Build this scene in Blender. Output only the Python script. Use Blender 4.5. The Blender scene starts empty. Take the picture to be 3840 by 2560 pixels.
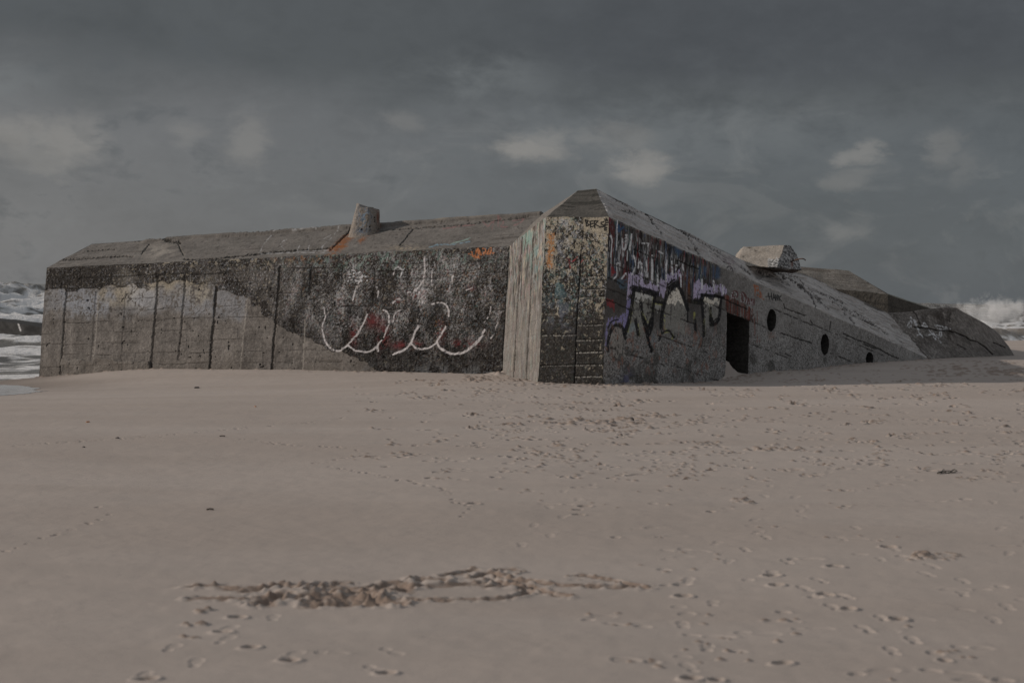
import bpy, math, random
import numpy as np
from mathutils import Vector, Matrix
C = bpy.context.scene
COL = bpy.context.scene.collection
random.seed(7)
RNG = np.random.default_rng(7)

# ------------------------------------------------------------------ camera
F = 5333.0                      # focal length in photo pixels (50 mm on a 36 mm sensor)
CAM = np.array([0.0, 0.0, 1.6])
PITCH = math.atan(180.0 / F)
ROLL = math.atan(0.021)
_f = np.array([0, math.cos(PITCH), -math.sin(PITCH)])
_r0 = np.array([1.0, 0, 0]); _u0 = np.array([0, math.sin(PITCH), math.cos(PITCH)])
_r = math.cos(ROLL) * _r0 + math.sin(ROLL) * _u0
_u = -math.sin(ROLL) * _r0 + math.cos(ROLL) * _u0

def P(u, v, Y):
    d = _f + _r * (u - 1920) / F - _u * (v - 1280) / F
    return CAM + d * (Y / d[1])

def proj(p):
    q = p - CAM
    z = np.maximum(q @ _f, 1e-3)
    return 1920 + F * (q @ _r) / z, 1280 - F * (q @ _u) / z

cd = bpy.data.cameras.new('camera'); cam = bpy.data.objects.new('camera', cd); COL.objects.link(cam)
cam.matrix_world = Matrix(((_r[0], _u[0], -_f[0], CAM[0]), (_r[1], _u[1], -_f[1], CAM[1]), (_r[2], _u[2], -_f[2], CAM[2]), (0, 0, 0, 1)))
cd.sensor_width = 36.0; cd.lens = 50.0; cd.clip_start = 0.1; cd.clip_end = 20000
cd.dof.use_dof = True; cd.dof.focus_distance = 27.0; cd.dof.aperture_fstop = 2.8
C.camera = cam; C.cycles.volume_bounces = 2
C.view_settings.view_transform = 'Standard'; C.view_settings.look = 'None'
C.view_settings.exposure = 0.0; C.view_settings.gamma = 1.0

# ------------------------------------------------------------------ sun
SUN_EL = math.radians(21.0); SUN_BACK = math.radians(-6.0)
SUNV = Vector((-math.cos(SUN_EL) * math.cos(SUN_BACK), math.cos(SUN_EL) * math.sin(SUN_BACK), math.sin(SUN_EL)))
sl = bpy.data.lights.new('sun', 'SUN'); sl.energy = 2.6; sl.angle = math.radians(1.2); sl.color = (1.0, 0.885, 0.78)
so = bpy.data.objects.new('sun', sl); COL.objects.link(so)
so.rotation_euler = SUNV.to_track_quat('Z', 'Y').to_euler()

# ------------------------------------------------------------------ node helpers
class NT:
    def __init__(s, tree): s.t = tree; s.n = tree.nodes; s.l = tree.links
    def node(s, typ, **kw):
        n = s.n.new(typ)
        for k, v in kw.items(): setattr(n, k, v)
        return n
    def put(s, sock, v):
        if isinstance(v, bpy.types.NodeSocket): s.l.new(v, sock)
        else: sock.default_value = v
    def m(s, op, a, b=0.0, c=None, clamp=False):
        n = s.node('ShaderNodeMath', operation=op); n.use_clamp = clamp
        s.put(n.inputs[0], a); s.put(n.inputs[1], b)
        if c is not None: s.put(n.inputs[2], c)
        return n.outputs[0]
    def mix(s, f, a, b, blend='MIX'):
        n = s.node('ShaderNodeMix', data_type='RGBA', blend_type=blend)
        s.put(n.inputs[0], f)
        for i, v in ((6, a), (7, b)):
            s.put(n.inputs[i], v if isinstance(v, bpy.types.NodeSocket) else (*v, 1.0))
        return n.outputs[2]
    def ramp(s, v, a, b, smooth=True):      # smoothstep a..b
        n = s.node('ShaderNodeMapRange', interpolation_type='SMOOTHSTEP' if smooth else 'LINEAR')
        s.put(n.inputs[0], v); n.inputs[1].default_value = a; n.inputs[2].default_value = b
        return n.outputs[0]
    def noise(s, vec, scale, detail=4.0, rough=0.55, dist=0.0):
        n = s.node('ShaderNodeTexNoise')
        s.put(n.inputs['Vector'], vec); n.inputs['Scale'].default_value = scale
        n.inputs['Detail'].default_value = detail; n.inputs['Roughness'].default_value = rough
        n.inputs['Distortion'].default_value = dist
        return n.outputs['Fac']

# ------------------------------------------------------------------ world: a heavy, layered cloud sky
W = bpy.data.worlds.new('World'); C.world = W; W.use_nodes = True
w = NT(W.node_tree); w.n.clear()
sky = w.node('ShaderNodeTexSky', sky_type='NISHITA'); sky.sun_disc = False
sky.sun_elevation = SUN_EL; sky.sun_rotation = math.atan2(SUNV.x, SUNV.y) % (2 * math.pi)
gen = w.node('ShaderNodeTexCoord').outputs['Generated']
sep = w.node('ShaderNodeSeparateXYZ'); w.l.new(gen, sep.inputs[0])
dx, dy, dz = sep.outputs
az0 = w.m('ARCTAN2', dx, dy); el0 = w.m('ARCSINE', dz)
# cloud-like warping of the directions
cv = w.node('ShaderNodeCombineXYZ')
w.put(cv.inputs[0], w.m('MULTIPLY', az0, 9.0)); w.put(cv.inputs[1], w.m('MULTIPLY', el0, 16.0)); cv.inputs[2].default_value = 3.7
cvec = cv.outputs[0]
nA = w.noise(cvec, 1.0, 6.0, 0.55, 0.4)
nB = w.noise(cvec, 3.1, 6.0, 0.6, 0.2)
nC = w.noise(cvec, 0.45, 4.0, 0.5, 0.3)
nD = w.noise(cvec, 8.0, 5.0, 0.6, 0.1)
az = w.m('ADD', az0, w.m('MULTIPLY', w.m('SUBTRACT', nB, 0.5), 0.055))
el = w.m('ADD', el0, w.m('MULTIPLY', w.m('SUBTRACT', nA, 0.5), 0.050))
def pxdir(u, v):
    d = _f + _r * (u - 1920) / F - _u * (v - 1280) / F
    d = d / np.linalg.norm(d)
    return math.atan2(d[0], d[1]), math.asin(d[2])
def blob(u, v, ru, rv, a=None, e=None):
    a0, e0 = pxdir(u, v)
    x = w.m('DIVIDE', w.m('SUBTRACT', a or az, a0), ru / F)
    y = w.m('DIVIDE', w.m('SUBTRACT', e or el, e0), rv / F)
    r2 = w.m('ADD', w.m('MULTIPLY', x, x), w.m('MULTIPLY', y, y))
    return w.m('POWER', 2.718, w.m('MULTIPLY', r2, -1.0))
# pale grey veil, brighter to the left and near the horizon
base = w.mix(w.ramp(az0, -0.45, 0.25), (0.156, 0.157, 0.160), (0.102, 0.112, 0.121))
low = w.ramp(w.m('ADD', el0, w.m('MULTIPLY', az0, 0.06)), 0.085, -0.01)
base = w.mix(w.m('MULTIPLY', w.m('MULTIPLY', low, w.ramp(az0, 0.1, -0.3)), 0.30), base, (0.190, 0.188, 0.188))
# dark upper deck with a ragged lower edge
edge = w.m('ADD', el, w.m('MULTIPLY', w.m('SUBTRACT', nC, 0.5), 0.06))
deck = w.ramp(w.m('ADD', edge, w.m('MULTIPLY', az0, 0.03)), 0.100, 0.160)
colr = w.mix(w.m('MULTIPLY', deck, 0.93), base, (0.081, 0.087, 0.091))
drk = w.m('MAXIMUM', blob(3500, 90, 1500, 170), w.m('MULTIPLY', blob(2500, 190, 800, 120), 0.7))
colr = w.mix(w.m('MULTIPLY', drk, 0.55), colr, (0.066, 0.070, 0.077))
edge2 = w.m('ADD', w.m('ADD', el0, w.m('MULTIPLY', w.m('SUBTRACT', nB, 0.5), 0.045)), w.m('MULTIPLY', w.m('SUBTRACT', nC, 0.5), 0.03))
deck2 = w.m('MULTIPLY', w.ramp(edge2, 0.138, 0.160), w.ramp(az0, -0.06, 0.08))
colr = w.mix(w.m('MULTIPLY', deck2, 0.55), colr, (0.066, 0.070, 0.077))
mott = w.m('MULTIPLY', w.ramp(nB, 0.50, 0.68), w.ramp(nA, 0.35, 0.65))
colr = w.mix(w.m('MULTIPLY', mott, 0.55), colr, (0.074, 0.080, 0.086))
nF = w.noise(cvec, 1.7, 7.0, 0.62, 0.8)
veil = w.m('MULTIPLY', w.ramp(nF, 0.50, 0.66), w.ramp(el0, 0.16, 0.10))
colr = w.mix(w.m('MULTIPLY', veil, 0.38), colr, (0.172, 0.176, 0.178))
drk2 = w.m('MAXIMUM', blob(3000, 760, 500, 160), w.m('MULTIPLY', blob(1600, 370, 380, 90), 0.9))
drk2 = w.m('MAXIMUM', drk2, blob(330, 340, 210, 80))
colr = w.mix(w.m('MULTIPLY', drk2, 0.30), colr, (0.078, 0.086, 0.090))
# lighter drifts
lt = w.m('MAXIMUM', w.m('MULTIPLY', blob(1850, 330, 260, 90), 0.6), w.m('MULTIPLY', blob(2600, 480, 900, 160), 0.45))
lt = w.m('MAXIMUM', lt, w.m('MULTIPLY', blob(60, 300, 170, 60), 0.55))
colr = w.mix(w.m('MULTIPLY', lt, w.ramp(nB, 0.25, 0.7)), colr, (0.165, 0.176, 0.180))
# small lit cumulus heads
puffs = None
for (u, v, ru, rv, s) in ((20, 520, 130, 70, .85), (130, 480, 70, 50, .7), (240, 530, 120, 85, .8), (340, 500, 60, 70, .5), (150, 590, 200, 40, .55), (700, 470, 60, 40, .35), (940, 530, 65, 75, .55),
                          (1990, 555, 120, 50, 1.0), (2080, 520, 80, 42, .7), (2400, 600, 85, 62, .95), (2330, 500, 120, 50, .4),
                          (3240, 600, 75, 22, .65), (3280, 575, 40, 32, .65), (3540, 575, 60, 75, .42), (3620, 630, 60, 50, .25), (3200, 660, 90, 32, .38),
                          (3180, 840, 90, 40, .3), (1500, 455, 70, 30, .35), (2050, 860, 120, 30, .2)):
    b = w.m('MULTIPLY', w.ramp(w.m('ADD', blob(u, v, ru * 1.3, rv * 1.3), w.m('MULTIPLY', w.m('SUBTRACT', nD, 0.5), 0.75)), 0.16, 1.0), s)
    puffs = b if puffs is None else w.m('MAXIMUM', puffs, b)
colr = w.mix(w.m('MULTIPLY', puffs, 0.80), colr, (0.245, 0.235, 0.222))
fine = w.m('ADD', w.m('MULTIPLY', nB, 0.34), w.m('MULTIPLY', nA, 0.34))
colr = w.mix(1.0, colr, w.mix(w.m('ADD', fine, 0.18), (0.45, 0.45, 0.45), (1.55, 1.55, 1.55)), 'MULTIPLY')
# the rest of the sky: high bright overcast overhead and behind the photographer
beh = w.ramp(w.m('ADD', w.m('MULTIPLY', dy, -0.55), w.m('MULTIPLY', el0, 1.1)), -0.12, 0.75)
nE = w.noise(gen, 2.2, 5.0, 0.55, 0.3)
over = w.mix(nE, (0.20, 0.215, 0.235), (0.36, 0.37, 0.385))
colr = w.mix(beh, colr, over)
ns = w.mix(1.0, sky.outputs[0], (0.1, 0.1, 0.1), 'MULTIPLY')
colr = w.mix(0.03, colr, ns)
sc10 = w.mix(1.0, colr, (10.0, 10.0, 10.0), 'MULTIPLY')
bg = w.node('ShaderNodeBackground'); w.l.new(sc10, bg.inputs[0]); bg.inputs[1].default_value = 0.1
wo = w.node('ShaderNodeOutputWorld'); w.l.new(bg.outputs[0], wo.inputs[0])

# ------------------------------------------------------------------ numpy noise
def _h(ix, iy, iz, seed):
    n = (ix.astype(np.int64) * 374761393 + iy.astype(np.int64) * 668265263 + iz * 2147483647 + seed * 1274126177) & 0xFFFFFFFF
    n = ((n ^ (n >> 13)) * 1274126177) & 0xFFFFFFFF
    n = ((n ^ (n >> 15)) * 2246822519) & 0xFFFFFFFF
    return ((n ^ (n >> 16)) & 0xFFFFFF) / float(0xFFFFFF)
def vn(x, y, seed=0):
    ix = np.floor(x); iy = np.floor(y); fx = x - ix; fy = y - iy
    fx = fx * fx * (3 - 2 * fx); fy = fy * fy * (3 - 2 * fy)
    a = _h(ix, iy, 0, seed); b = _h(ix + 1, iy, 0, seed); c = _h(ix, iy + 1, 0, seed); d = _h(ix + 1, iy + 1, 0, seed)
    return (a * (1 - fx) + b * fx) * (1 - fy) + (c * (1 - fx) + d * fx) * fy
def fbm(x, y, o=4, seed=0, g=0.5):
    r = 0; a = 1.0; t = 0
    for k in range(o):
        r = r + a * vn(x * 2 ** k + 17.3 * k, y * 2 ** k - 9.1 * k, seed + k * 13); t += a; a *= g
    return r / t
def vn3(p, seed=0):
    i = np.floor(p); f = p - i; f = f * f * (3 - 2 * f)
    r = 0
    for ax in (0, 1):
        for ay in (0, 1):
            for az_ in (0, 1):
                wgt = (f[..., 0] if ax else 1 - f[..., 0]) * (f[..., 1] if ay else 1 - f[..., 1]) * (f[..., 2] if az_ else 1 - f[..., 2])
                r = r + wgt * _h(i[..., 0] + ax, i[..., 1] + ay, (i[..., 2] + az_).astype(np.int64), seed)
    return r
def ss(a, b, x):
    t = np.clip((x - a) / (b - a), 0, 1); return t * t * (3 - 2 * t)
def lerp(c, k, col):
    k = np.clip(k, 0, 1)[..., None]; return c * (1 - k) + np.asarray(col) * k

def smooth_pts(pts, n=8):
    pts = np.asarray(pts, float)
    if len(pts) < 3: return pts
    q = np.vstack([2 * pts[0] - pts[1], pts, 2 * pts[-1] - pts[-2]]); out = []
    for i in range(1, len(q) - 2):
        for t in np.linspace(0, 1, n, endpoint=False):
            out.append(0.5 * ((2 * q[i]) + (-q[i - 1] + q[i + 1]) * t + (2 * q[i - 1] - 5 * q[i] + 4 * q[i + 1] - q[i + 2]) * t * t + (-q[i - 1] + 3 * q[i] - 3 * q[i + 1] + q[i + 2]) * t ** 3))
    out.append(pts[-1]); return np.array(out)
def pdist(U, V, pts, pad):
    """distance to a polyline, only evaluated near it"""
    pts = np.asarray(pts, float); D = np.full(U.shape, 1e6)
    m = (U > pts[:, 0].min() - pad) & (U < pts[:, 0].max() + pad) & (V > pts[:, 1].min() - pad) & (V < pts[:, 1].max() + pad)
    if not m.any(): return D
    u = U[m]; v = V[m]; d = np.full(u.shape, 1e6)
    for a, b in zip(pts[:-1], pts[1:]):
        e = b - a; L = max(e @ e, 1e-9)
        t = np.clip(((u - a[0]) * e[0] + (v - a[1]) * e[1]) / L, 0, 1)
        d = np.minimum(d, np.hypot(u - a[0] - t * e[0], v - a[1] - t * e[1]))
    D[m] = d; return D
def stroke(U, V, pts, wd, soft=2.0, curve=True):
    p = smooth_pts(pts) if curve else np.asarray(pts, float)
    return 1 - ss(wd / 2 - soft / 2, wd / 2 + soft, pdist(U, V, p, wd + 6))
def inpoly(U, V, pts):
    r = np.zeros(U.shape, bool); n = len(pts)
    for i in range(n):
        x1, y1 = pts[i]; x2, y2 = pts[(i + 1) % n]
        if y1 == y2: continue
        c = ((y1 > V) != (y2 > V)) & (U < (x2 - x1) * (V - y1) / (y2 - y1) + x1); r ^= c
    return r.astype(float)
def gauss(U, V, u, v, ru, rv): return np.exp(-((U - u) / ru) ** 2 - ((V - v) / rv) ** 2)
def box(U, V, u0, v0, u1, v1, e=10):
    return ss(u0 - e, u0 + e, U) * (1 - ss(u1 - e, u1 + e, U)) * ss(v0 - e, v0 + e, V) * (1 - ss(v1 - e, v1 + e, V))
def crop(pts, ox, oy, s): return [(ox + x * s, oy + y * s) for x, y in pts]

# ------------------------------------------------------------------ mesh helpers
def mesh_from(name, verts, faces_quads, col=None, mat=None, parent=None, smooth=True, tris=None, extra=None):
    me = bpy.data.meshes.new(name)
    verts = np.asarray(verts, np.float32).reshape(-1, 3); q = np.asarray(faces_quads, np.int32).reshape(-1, 4)
    nt = 0 if tris is None else len(tris)
    me.vertices.add(len(verts)); me.vertices.foreach_set('co', verts.ravel())
    loops = q.ravel() if nt == 0 else np.concatenate([q.ravel(), np.asarray(tris, np.int32).ravel()])
    me.loops.add(len(loops)); me.loops.foreach_set('vertex_index', loops)
    starts = np.arange(len(q), dtype=np.int32) * 4
    if nt: starts = np.concatenate([starts, len(q) * 4 + np.arange(nt, dtype=np.int32) * 3])
    me.polygons.add(len(starts)); me.polygons.foreach_set('loop_start', starts)
    me.update(calc_edges=True); me.validate()
    me.polygons.foreach_set('use_smooth', np.full(len(me.polygons), smooth))
    if col is not None:
        a = me.color_attributes.new('Col', 'FLOAT_COLOR', 'POINT')
        c4 = np.ones((len(verts), 4), np.float32); c4[:, :3] = np.clip(np.asarray(col).reshape(-1, 3), 0, 1); a.data.foreach_set('color', c4.ravel())
    for k, v in (extra or {}).items():
        a = me.attributes.new(k, 'FLOAT', 'POINT'); a.data.foreach_set('value', np.asarray(v, np.float32).ravel())
    o = bpy.data.objects.new(name, me); COL.objects.link(o)
    if mat: me.materials.append(mat)
    if parent: o.parent = parent
    return o
def thing(name, label, cat, loc=(0, 0, 0)):
    o = bpy.data.objects.new(name, None); COL.objects.link(o); o.empty_display_size = 0.3
    o['label'] = label; o['category'] = cat
    return o
def tag(o, label=None, cat=None, group=None, kind=None):
    for k, v in (('label', label), ('category', cat), ('group', group), ('kind', kind)):
        if v: o[k] = v
    return o

class Patch:
    """a wall face between a bottom and a top edge, as a fine grid carrying colour and relief"""
    def __init__(s, top, bot, nu, nv, down=0.0, side=1):
        def res(pts):
            pts = np.asarray(pts, float)
            d = np.concatenate([[0], np.cumsum(np.linalg.norm(np.diff(pts, axis=0), axis=1))]); d /= d[-1]
            t = np.linspace(0, 1, nu + 1)
            return np.stack([np.interp(t, d, pts[:, k]) for k in range(3)], 1)
        T, B = res(top), res(bot)
        if down: B = B + (B - T) / np.linalg.norm(B - T, axis=1)[:, None].clip(0.3) * down
        t = np.linspace(0, 1, nv + 1)[:, None, None]
        s.p = B[None] * (1 - t) + T[None] * t
        gu = np.gradient(s.p, axis=1); gv = np.gradient(s.p, axis=0)
        n = np.cross(gu, gv); s.n = side * n / np.linalg.norm(n, axis=2, keepdims=True).clip(1e-9)
        s.S = np.cumsum(np.linalg.norm(gu, axis=2), axis=1); s.T = np.cumsum(np.linalg.norm(gv, axis=2), axis=0)
        s.S -= s.S[:, :1]; s.H = s.T[-1:] - s.T          # H: metres below the top edge
        s.U, s.V = proj(s.p)
        s.col = np.zeros(s.p.shape); s.d = np.zeros(s.U.shape); s.keep = None
        jj = np.minimum(np.arange(nu + 1), nu - np.arange(nu + 1))[None] ; ii = np.minimum(np.arange(nv + 1), nv - np.arange(nv + 1))[:, None]
        s.fade = np.minimum(np.clip(jj / 3.0, 0, 1), np.clip(ii / 3.0, 0, 1))
    def finish(s, rough=0.012):
        p = s.p
        for k, (sc, am) in enumerate(((2.2, 0.024), (7.0, 0.008), (21.0, 0.005))):
            for a in range(3): p = p + 0
            p = p + am * (np.stack([vn3(s.p * sc, 50 + k * 3 + a) for a in range(3)], -1) - 0.5)
        return p + s.n * (s.d * s.fade)[..., None]
    def quads(s, off):
        nv, nu = s.U.shape; idx = np.arange(nv * nu).reshape(nv, nu) + off
        q = np.stack([idx[:-1, :-1], idx[:-1, 1:], idx[1:, 1:], idx[1:, :-1]], -1)
        if s.keep is not None:
            k = s.keep; kk = k[:-1, :-1] & k[:-1, 1:] & k[1:, 1:] & k[1:, :-1]; return q[kk]
        return q.reshape(-1, 4)
def patches_obj(name, patches, mat, parent=None, polys=()):
    vs, qs, cs, off = [], [], [], 0
    for p in patches:
        v = p.finish().reshape(-1, 3); vs.append(v); cs.append(p.col.reshape(-1, 3)); qs.append(p.quads(off)); off += len(v)
    for pts, c in polys:            # plain closing quads
        vs.append(np.asarray(pts)); cs.append(np.tile(np.asarray(c), (4, 1))); qs.append(np.arange(4)[None] + off); off += 4
    return mesh_from(name, np.vstack(vs), np.vstack(qs), np.vstack(cs), mat, parent)

# ------------------------------------------------------------------ materials
def principled(name):
    m = bpy.data.materials.new(name); m.use_nodes = True
    t = NT(m.node_tree); b = t.n['Principled BSDF']
    return m, t, b
def concrete_mat(name, rough=0.92, bump=0.5, con=1.5):
    m, t, b = principled(name)
    at = t.node('ShaderNodeAttribute'); at.attribute_name = 'Col'
    ob = t.node('ShaderNodeTexCoord').outputs['Object']
    n1 = t.noise(ob, 38.0, 4.0, 0.65); n2 = t.noise(ob, 110.0, 3.0, 0.6); n3 = t.noise(ob, 3.0, 5.0, 0.6)
    v = t.node('ShaderNodeTexVoronoi'); t.put(v.inputs['Vector'], ob); v.inputs['Scale'].default_value = 55.0
    k = t.m('ADD', t.m('MULTIPLY', n1, 0.9), t.m('MULTIPLY', n2, 0.7))
    k = t.m('ADD', k, t.m('MULTIPLY', n3, 0.5))
    k = t.m('ADD', t.m('MULTIPLY', t.m('SUBTRACT', k, 1.05), con), 0.5, clamp=True)
    c = t.mix(1.0, at.outputs['Color'], t.mix(k, (0.45, 0.44, 0.42), (1.55, 1.56, 1.58)), 'MULTIPLY')
    pit = t.ramp(v.outputs['Distance'], 0.22, 0.08)
    c = t.mix(t.m('MULTIPLY', t.m('MULTIPLY', pit, t.ramp(n1, 0.45, 0.6)), 0.6), c, (0.02, 0.018, 0.016))
    t.l.new(c, b.inputs['Base Color']); b.inputs['Roughness'].default_value = rough
    b.inputs['Specular IOR Level'].default_value = 0.25
    bp = t.node('ShaderNodeBump'); bp.inputs['Strength'].default_value = bump; bp.inputs['Distance'].default_value = 0.02
    t.put(bp.inputs['Height'], t.m('SUBTRACT', t.m('ADD', n1, t.m('MULTIPLY', n2, 0.5)), t.m('MULTIPLY', pit, 0.4)))
    t.l.new(bp.outputs[0], b.inputs['Normal'])
    return m
M_CONC = concrete_mat('weathered_concrete'); M_ROOF = concrete_mat('roof_concrete', 0.9, 0.5, 0.8)
def plain_mat(name, c, rough=0.8, metal=0.0, var=0.5, scale=20.0):
    m, t, b = principled(name)
    ob = t.node('ShaderNodeTexCoord').outputs['Object']
    n = t.noise(ob, scale, 5.0, 0.65)
    lo = tuple(x * (1 - var) for x in c); hi = tuple(min(1, x * (1 + var)) for x in c)
    t.l.new(t.mix(t.ramp(n, 0.3, 0.7), lo, hi), b.inputs['Base Color'])
    b.inputs['Roughness'].default_value = rough; b.inputs['Metallic'].default_value = metal
    bp = t.node('ShaderNodeBump'); bp.inputs['Strength'].default_value = 0.4; bp.inputs['Distance'].default_value = 0.01
    t.put(bp.inputs['Height'], n); t.l.new(bp.outputs[0], b.inputs['Normal'])
    return m
M_RUST = plain_mat('rusty_iron', (0.07, 0.035, 0.022), 0.85)
M_DARKCONC = plain_mat('dark_concrete', (0.045, 0.042, 0.038), 0.95)  # near-black tone for the door passage and round hole walls
M_WEED = plain_mat('dark_seaweed', (0.03, 0.026, 0.018), 0.6)
M_STONE = plain_mat('dark_pebble', (0.07, 0.06, 0.055), 0.7)
M_SHELL = plain_mat('orange_shell', (0.45, 0.20, 0.09), 0.5)
M_WOOD = plain_mat('driftwood', (0.06, 0.045, 0.035), 0.8)

# ------------------------------------------------------------------ bunker key points (photo pixel, depth in metres)
AL_t, AL_b = P(175, 1005, 31.9), P(145, 1415, 31.8)
AR_t, AR_b = P(1910, 922, 28.1), P(1885, 1405, 28.0)
RL, RR = P(345, 915, 33.0), P(2040, 800, 29.3)
C_tl, C_bl = P(2045, 815, 25.1), P(2018, 1435, 25.0)
D_tl, D_bl = P(2283, 813, 24.75), P(2258, 1445, 24.7)
PL, PR = P(2168, 715, 25.9), P(2235, 708, 25.7)
D_tr = P(3486, 1345, 34.8); DRe = P(3327, 1171, 34.4)
PAL = dict(conc=(.250, .230, .212), pale=(.34, .315, .285), crust=(.024, .020, .017), dark=(.055, .050, .046), cream=(.47, .42, .33), white=(.60, .61, .63),
           blueg=(.36, .38, .42), lilac=(.58, .52, .72), purple=(.33, .30, .56), red=(.28, .05, .055), maroon=(.13, .045, .045), orange=(.42, .20, .08),
           rust=(.24, .085, .03), teal=(.14, .28, .26), blue=(.07, .13, .24), yell=(.36, .36, .12), black=(.018, .018, .02), pink=(.38, .22, .24), grey=(.19, .185, .18))
def flecks(pt, scale, thr, seed, wd=0.05, ax=1.0, ay=1.0):
    return ss(thr, thr + wd, fbm(pt.S * scale * ax, pt.H * scale * ay, 3, seed, 0.6))

# ---- wall (the long left face)
A = Patch([AL_t, AR_t], [AL_b, AR_b], 1250, 330, 0.5)
U, V, S, H = A.U, A.V, A.S, A.H
n1 = fbm(S * 1.3, H * 1.3, 5, 1); n2 = fbm(S * 7, H * 7, 4, 2); n3 = fbm(S * 26, H * 26, 3, 3); nv_ = fbm(S * 9, H * 0.9, 3, 4)
c = np.ones(A.p.shape) * np.array(PAL['conc']); c = c * (0.55 + 0.30 * n1 + 0.35 * (n2 - .5) + 0.35 * (nv_ - .5) + 0.5 * (n3 - .5))[..., None]
Ud = U + (fbm(S * 4, H * 4, 4, 5) - .5) * 120; Vd = V + (fbm(S * 4, H * 4, 4, 6) - .5) * 70
# damp darker foot, brown stain
c = lerp(c, .45 * ss(1290, 1400, V + (n2 - .5) * 60) * ss(.4, .6, n1), (.12, .105, .09))
c = lerp(c, .6 * gauss(U, V, 200, 1215, 40, 25) * ss(.4, .6, n2), (.07, .06, .05))
# old pale paint patches on the left half
for (u0, v0, u1, v1, col, k) in ((235, 1090, 400, 1190, 'blueg', .9), (400, 1020, 520, 1150, 'cream', .7), (470, 1050, 600, 1140, 'white', .6), (560, 1010, 700, 1090, 'cream', .8),
                                 (690, 1080, 800, 1180, 'blueg', .6), (700, 1040, 800, 1130, 'cream', .65), (600, 1080, 700, 1160, 'blueg', .55), (800, 1080, 930, 1200, 'blueg', .55), (430, 1110, 580, 1180, 'blueg', .4), (170, 1080, 240, 1160, 'blueg', .4)):
    c = lerp(c, k * box(Ud, Vd, u0, v0, u1, v1, 24) * ss(.36, .50, n3 * .45 + n2 * .4 + nv_ * .15), np.array(PAL[col]) * .8)
for seed, (u, v, dx_, dy_) in enumerate(((740, 1190, 60, -150), (840, 1180, 80, -90), (710, 1240, 10, -90), (900, 1150, -60, 110), (960, 1180, 20, -60))):
    c = lerp(c, .55 * stroke(Ud, V, [(u, v), (u + dx_ * .5, v + dy_ * .4), (u + dx_, v + dy_)], 9, 5) * ss(.4, .55, n3), PAL['dark'])
# dark growth: a thick band along the top, and everything right of the diagonal
dz = inpoly(Ud * .35 + U * .65, Vd * .5 + V * .5, [(60, 900), (60, 1090), (300, 1088), (420, 1072), (520, 1064), (640, 1052), (760, 1060), (860, 1090), (930, 1125), (985, 1172), (1060, 1225), (1130, 1268), (1220, 1305), (1300, 1330), (1380, 1360), (1440, 1420), (2100, 1520), (2100, 800)])
grad = ss(400, 1000, U)
kd = dz * np.clip(.80 + .2 * ss(.3, .55, n3) , 0, 1) * (1 - .40 * ss(.50, .62, fbm(S * 3, H * 3, 4, 9)) * ss(330, 600, U) * (1 - ss(1000, 1250, U)) * ss(985, 1010, V))
crustcol = np.array(PAL['crust']) * (0.5 + 1.0 * n3 + .5 * (n2 - .5))[..., None]; lf = fbm(S * 1.7, H * 2.6, 4, 97, .6); crustcol = crustcol * (.55 + .9 * lf)[..., None]; crustcol = lerp(crustcol, .75 * ss(.52, .62, lf) * ss(900, 1100, U), np.array((.060, .055, .051)) * (.6 + .8 * n3)[..., None])
stain = ss(1130, 1200, V) * ss(980, 1080, U); crustcol = crustcol * (1 - .35 * stain)[..., None]; kd = np.maximum(kd, dz * stain)
kk = np.clip(kd, 0, 1)[..., None]; c = c * (1 - kk) + crustcol * kk
# layered flaking paint over the dark
reg = dz * (gauss(U, V, 1250, 1030, 520, 140) + .9 * gauss(U, V, 1650, 1120, 330, 170) + .55 * gauss(U, V, 1350, 1180, 260, 90))
reg = np.clip(reg, 0, 1) * (.17 + .32 * ss(1000, 1300, U)) * ss(940, 1000, V + 40 * (n2 - .5) + (U - 900) * .05)
clus = fbm(S * 3.2, H * 4.0, 4, 99, .6); clus2 = fbm(S * 5.5, H * 2.2, 3, 98)
for i, (col, sc, k, sh) in enumerate((('grey', 7, .45, .04), ('blueg', 15, .45, -.02), ('maroon', 12, .3, -.07), ('blueg', 19, .7, -.03), ('dark', 9, .85, .06), ('teal', 22, .6, -.07), ('white', 26, .9, -.035), ('crust', 17, .95, .06), ('cream', 30, .7, -.045), ('crust', 28, .9, .04), ('white', 48, .95, -.02), ('crust', 40, .9, .04), ('red', 26, .7, -.11), ('orange', 30, .6, -.10), ('white', 64, .9, -.01))):
    cl = clus if i % 2 else clus2
    c = lerp(c, k * reg * ss(.645 - sh, .685 - sh, fbm(S * sc, H * sc, 3, 100 + i * 7, .65) + .55 * (cl - .5)), np.array(PAL[col]) * .85)
for i, (col, sc) in enumerate((('cream', 24), ('blueg', 30), ('white', 50))):
    c = lerp(c, .7 * dz * (1 - .6 * stain) * (1 - reg) * (1 - .6 * gauss(U, V, 300, 1040, 200, 60)) * flecks(A, sc, .70, 300 + i * 5), np.array(PAL[col]) * .7)
c = lerp(c, .55 * box(U, V, 600, 950, 1100, 1000, 20) * flecks(A, 12, .6, 411), np.array(PAL['cream']) * .8)
c = lerp(c, .6 * gauss(U, V, 1500, 975, 330, 35) * flecks(A, 14, .60, 421), (.22, .33, .29))
c = lerp(c, .6 * gauss(U, V, 1150, 960, 120, 22) * flecks(A, 14, .58, 431), np.array(PAL['orange']) * .6)
c = lerp(c, .5 * ss(1350, 1400, V) * ss(1280, 1400, U) * ss(.48, .6, n2), (.16, .17, .18))
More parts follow.
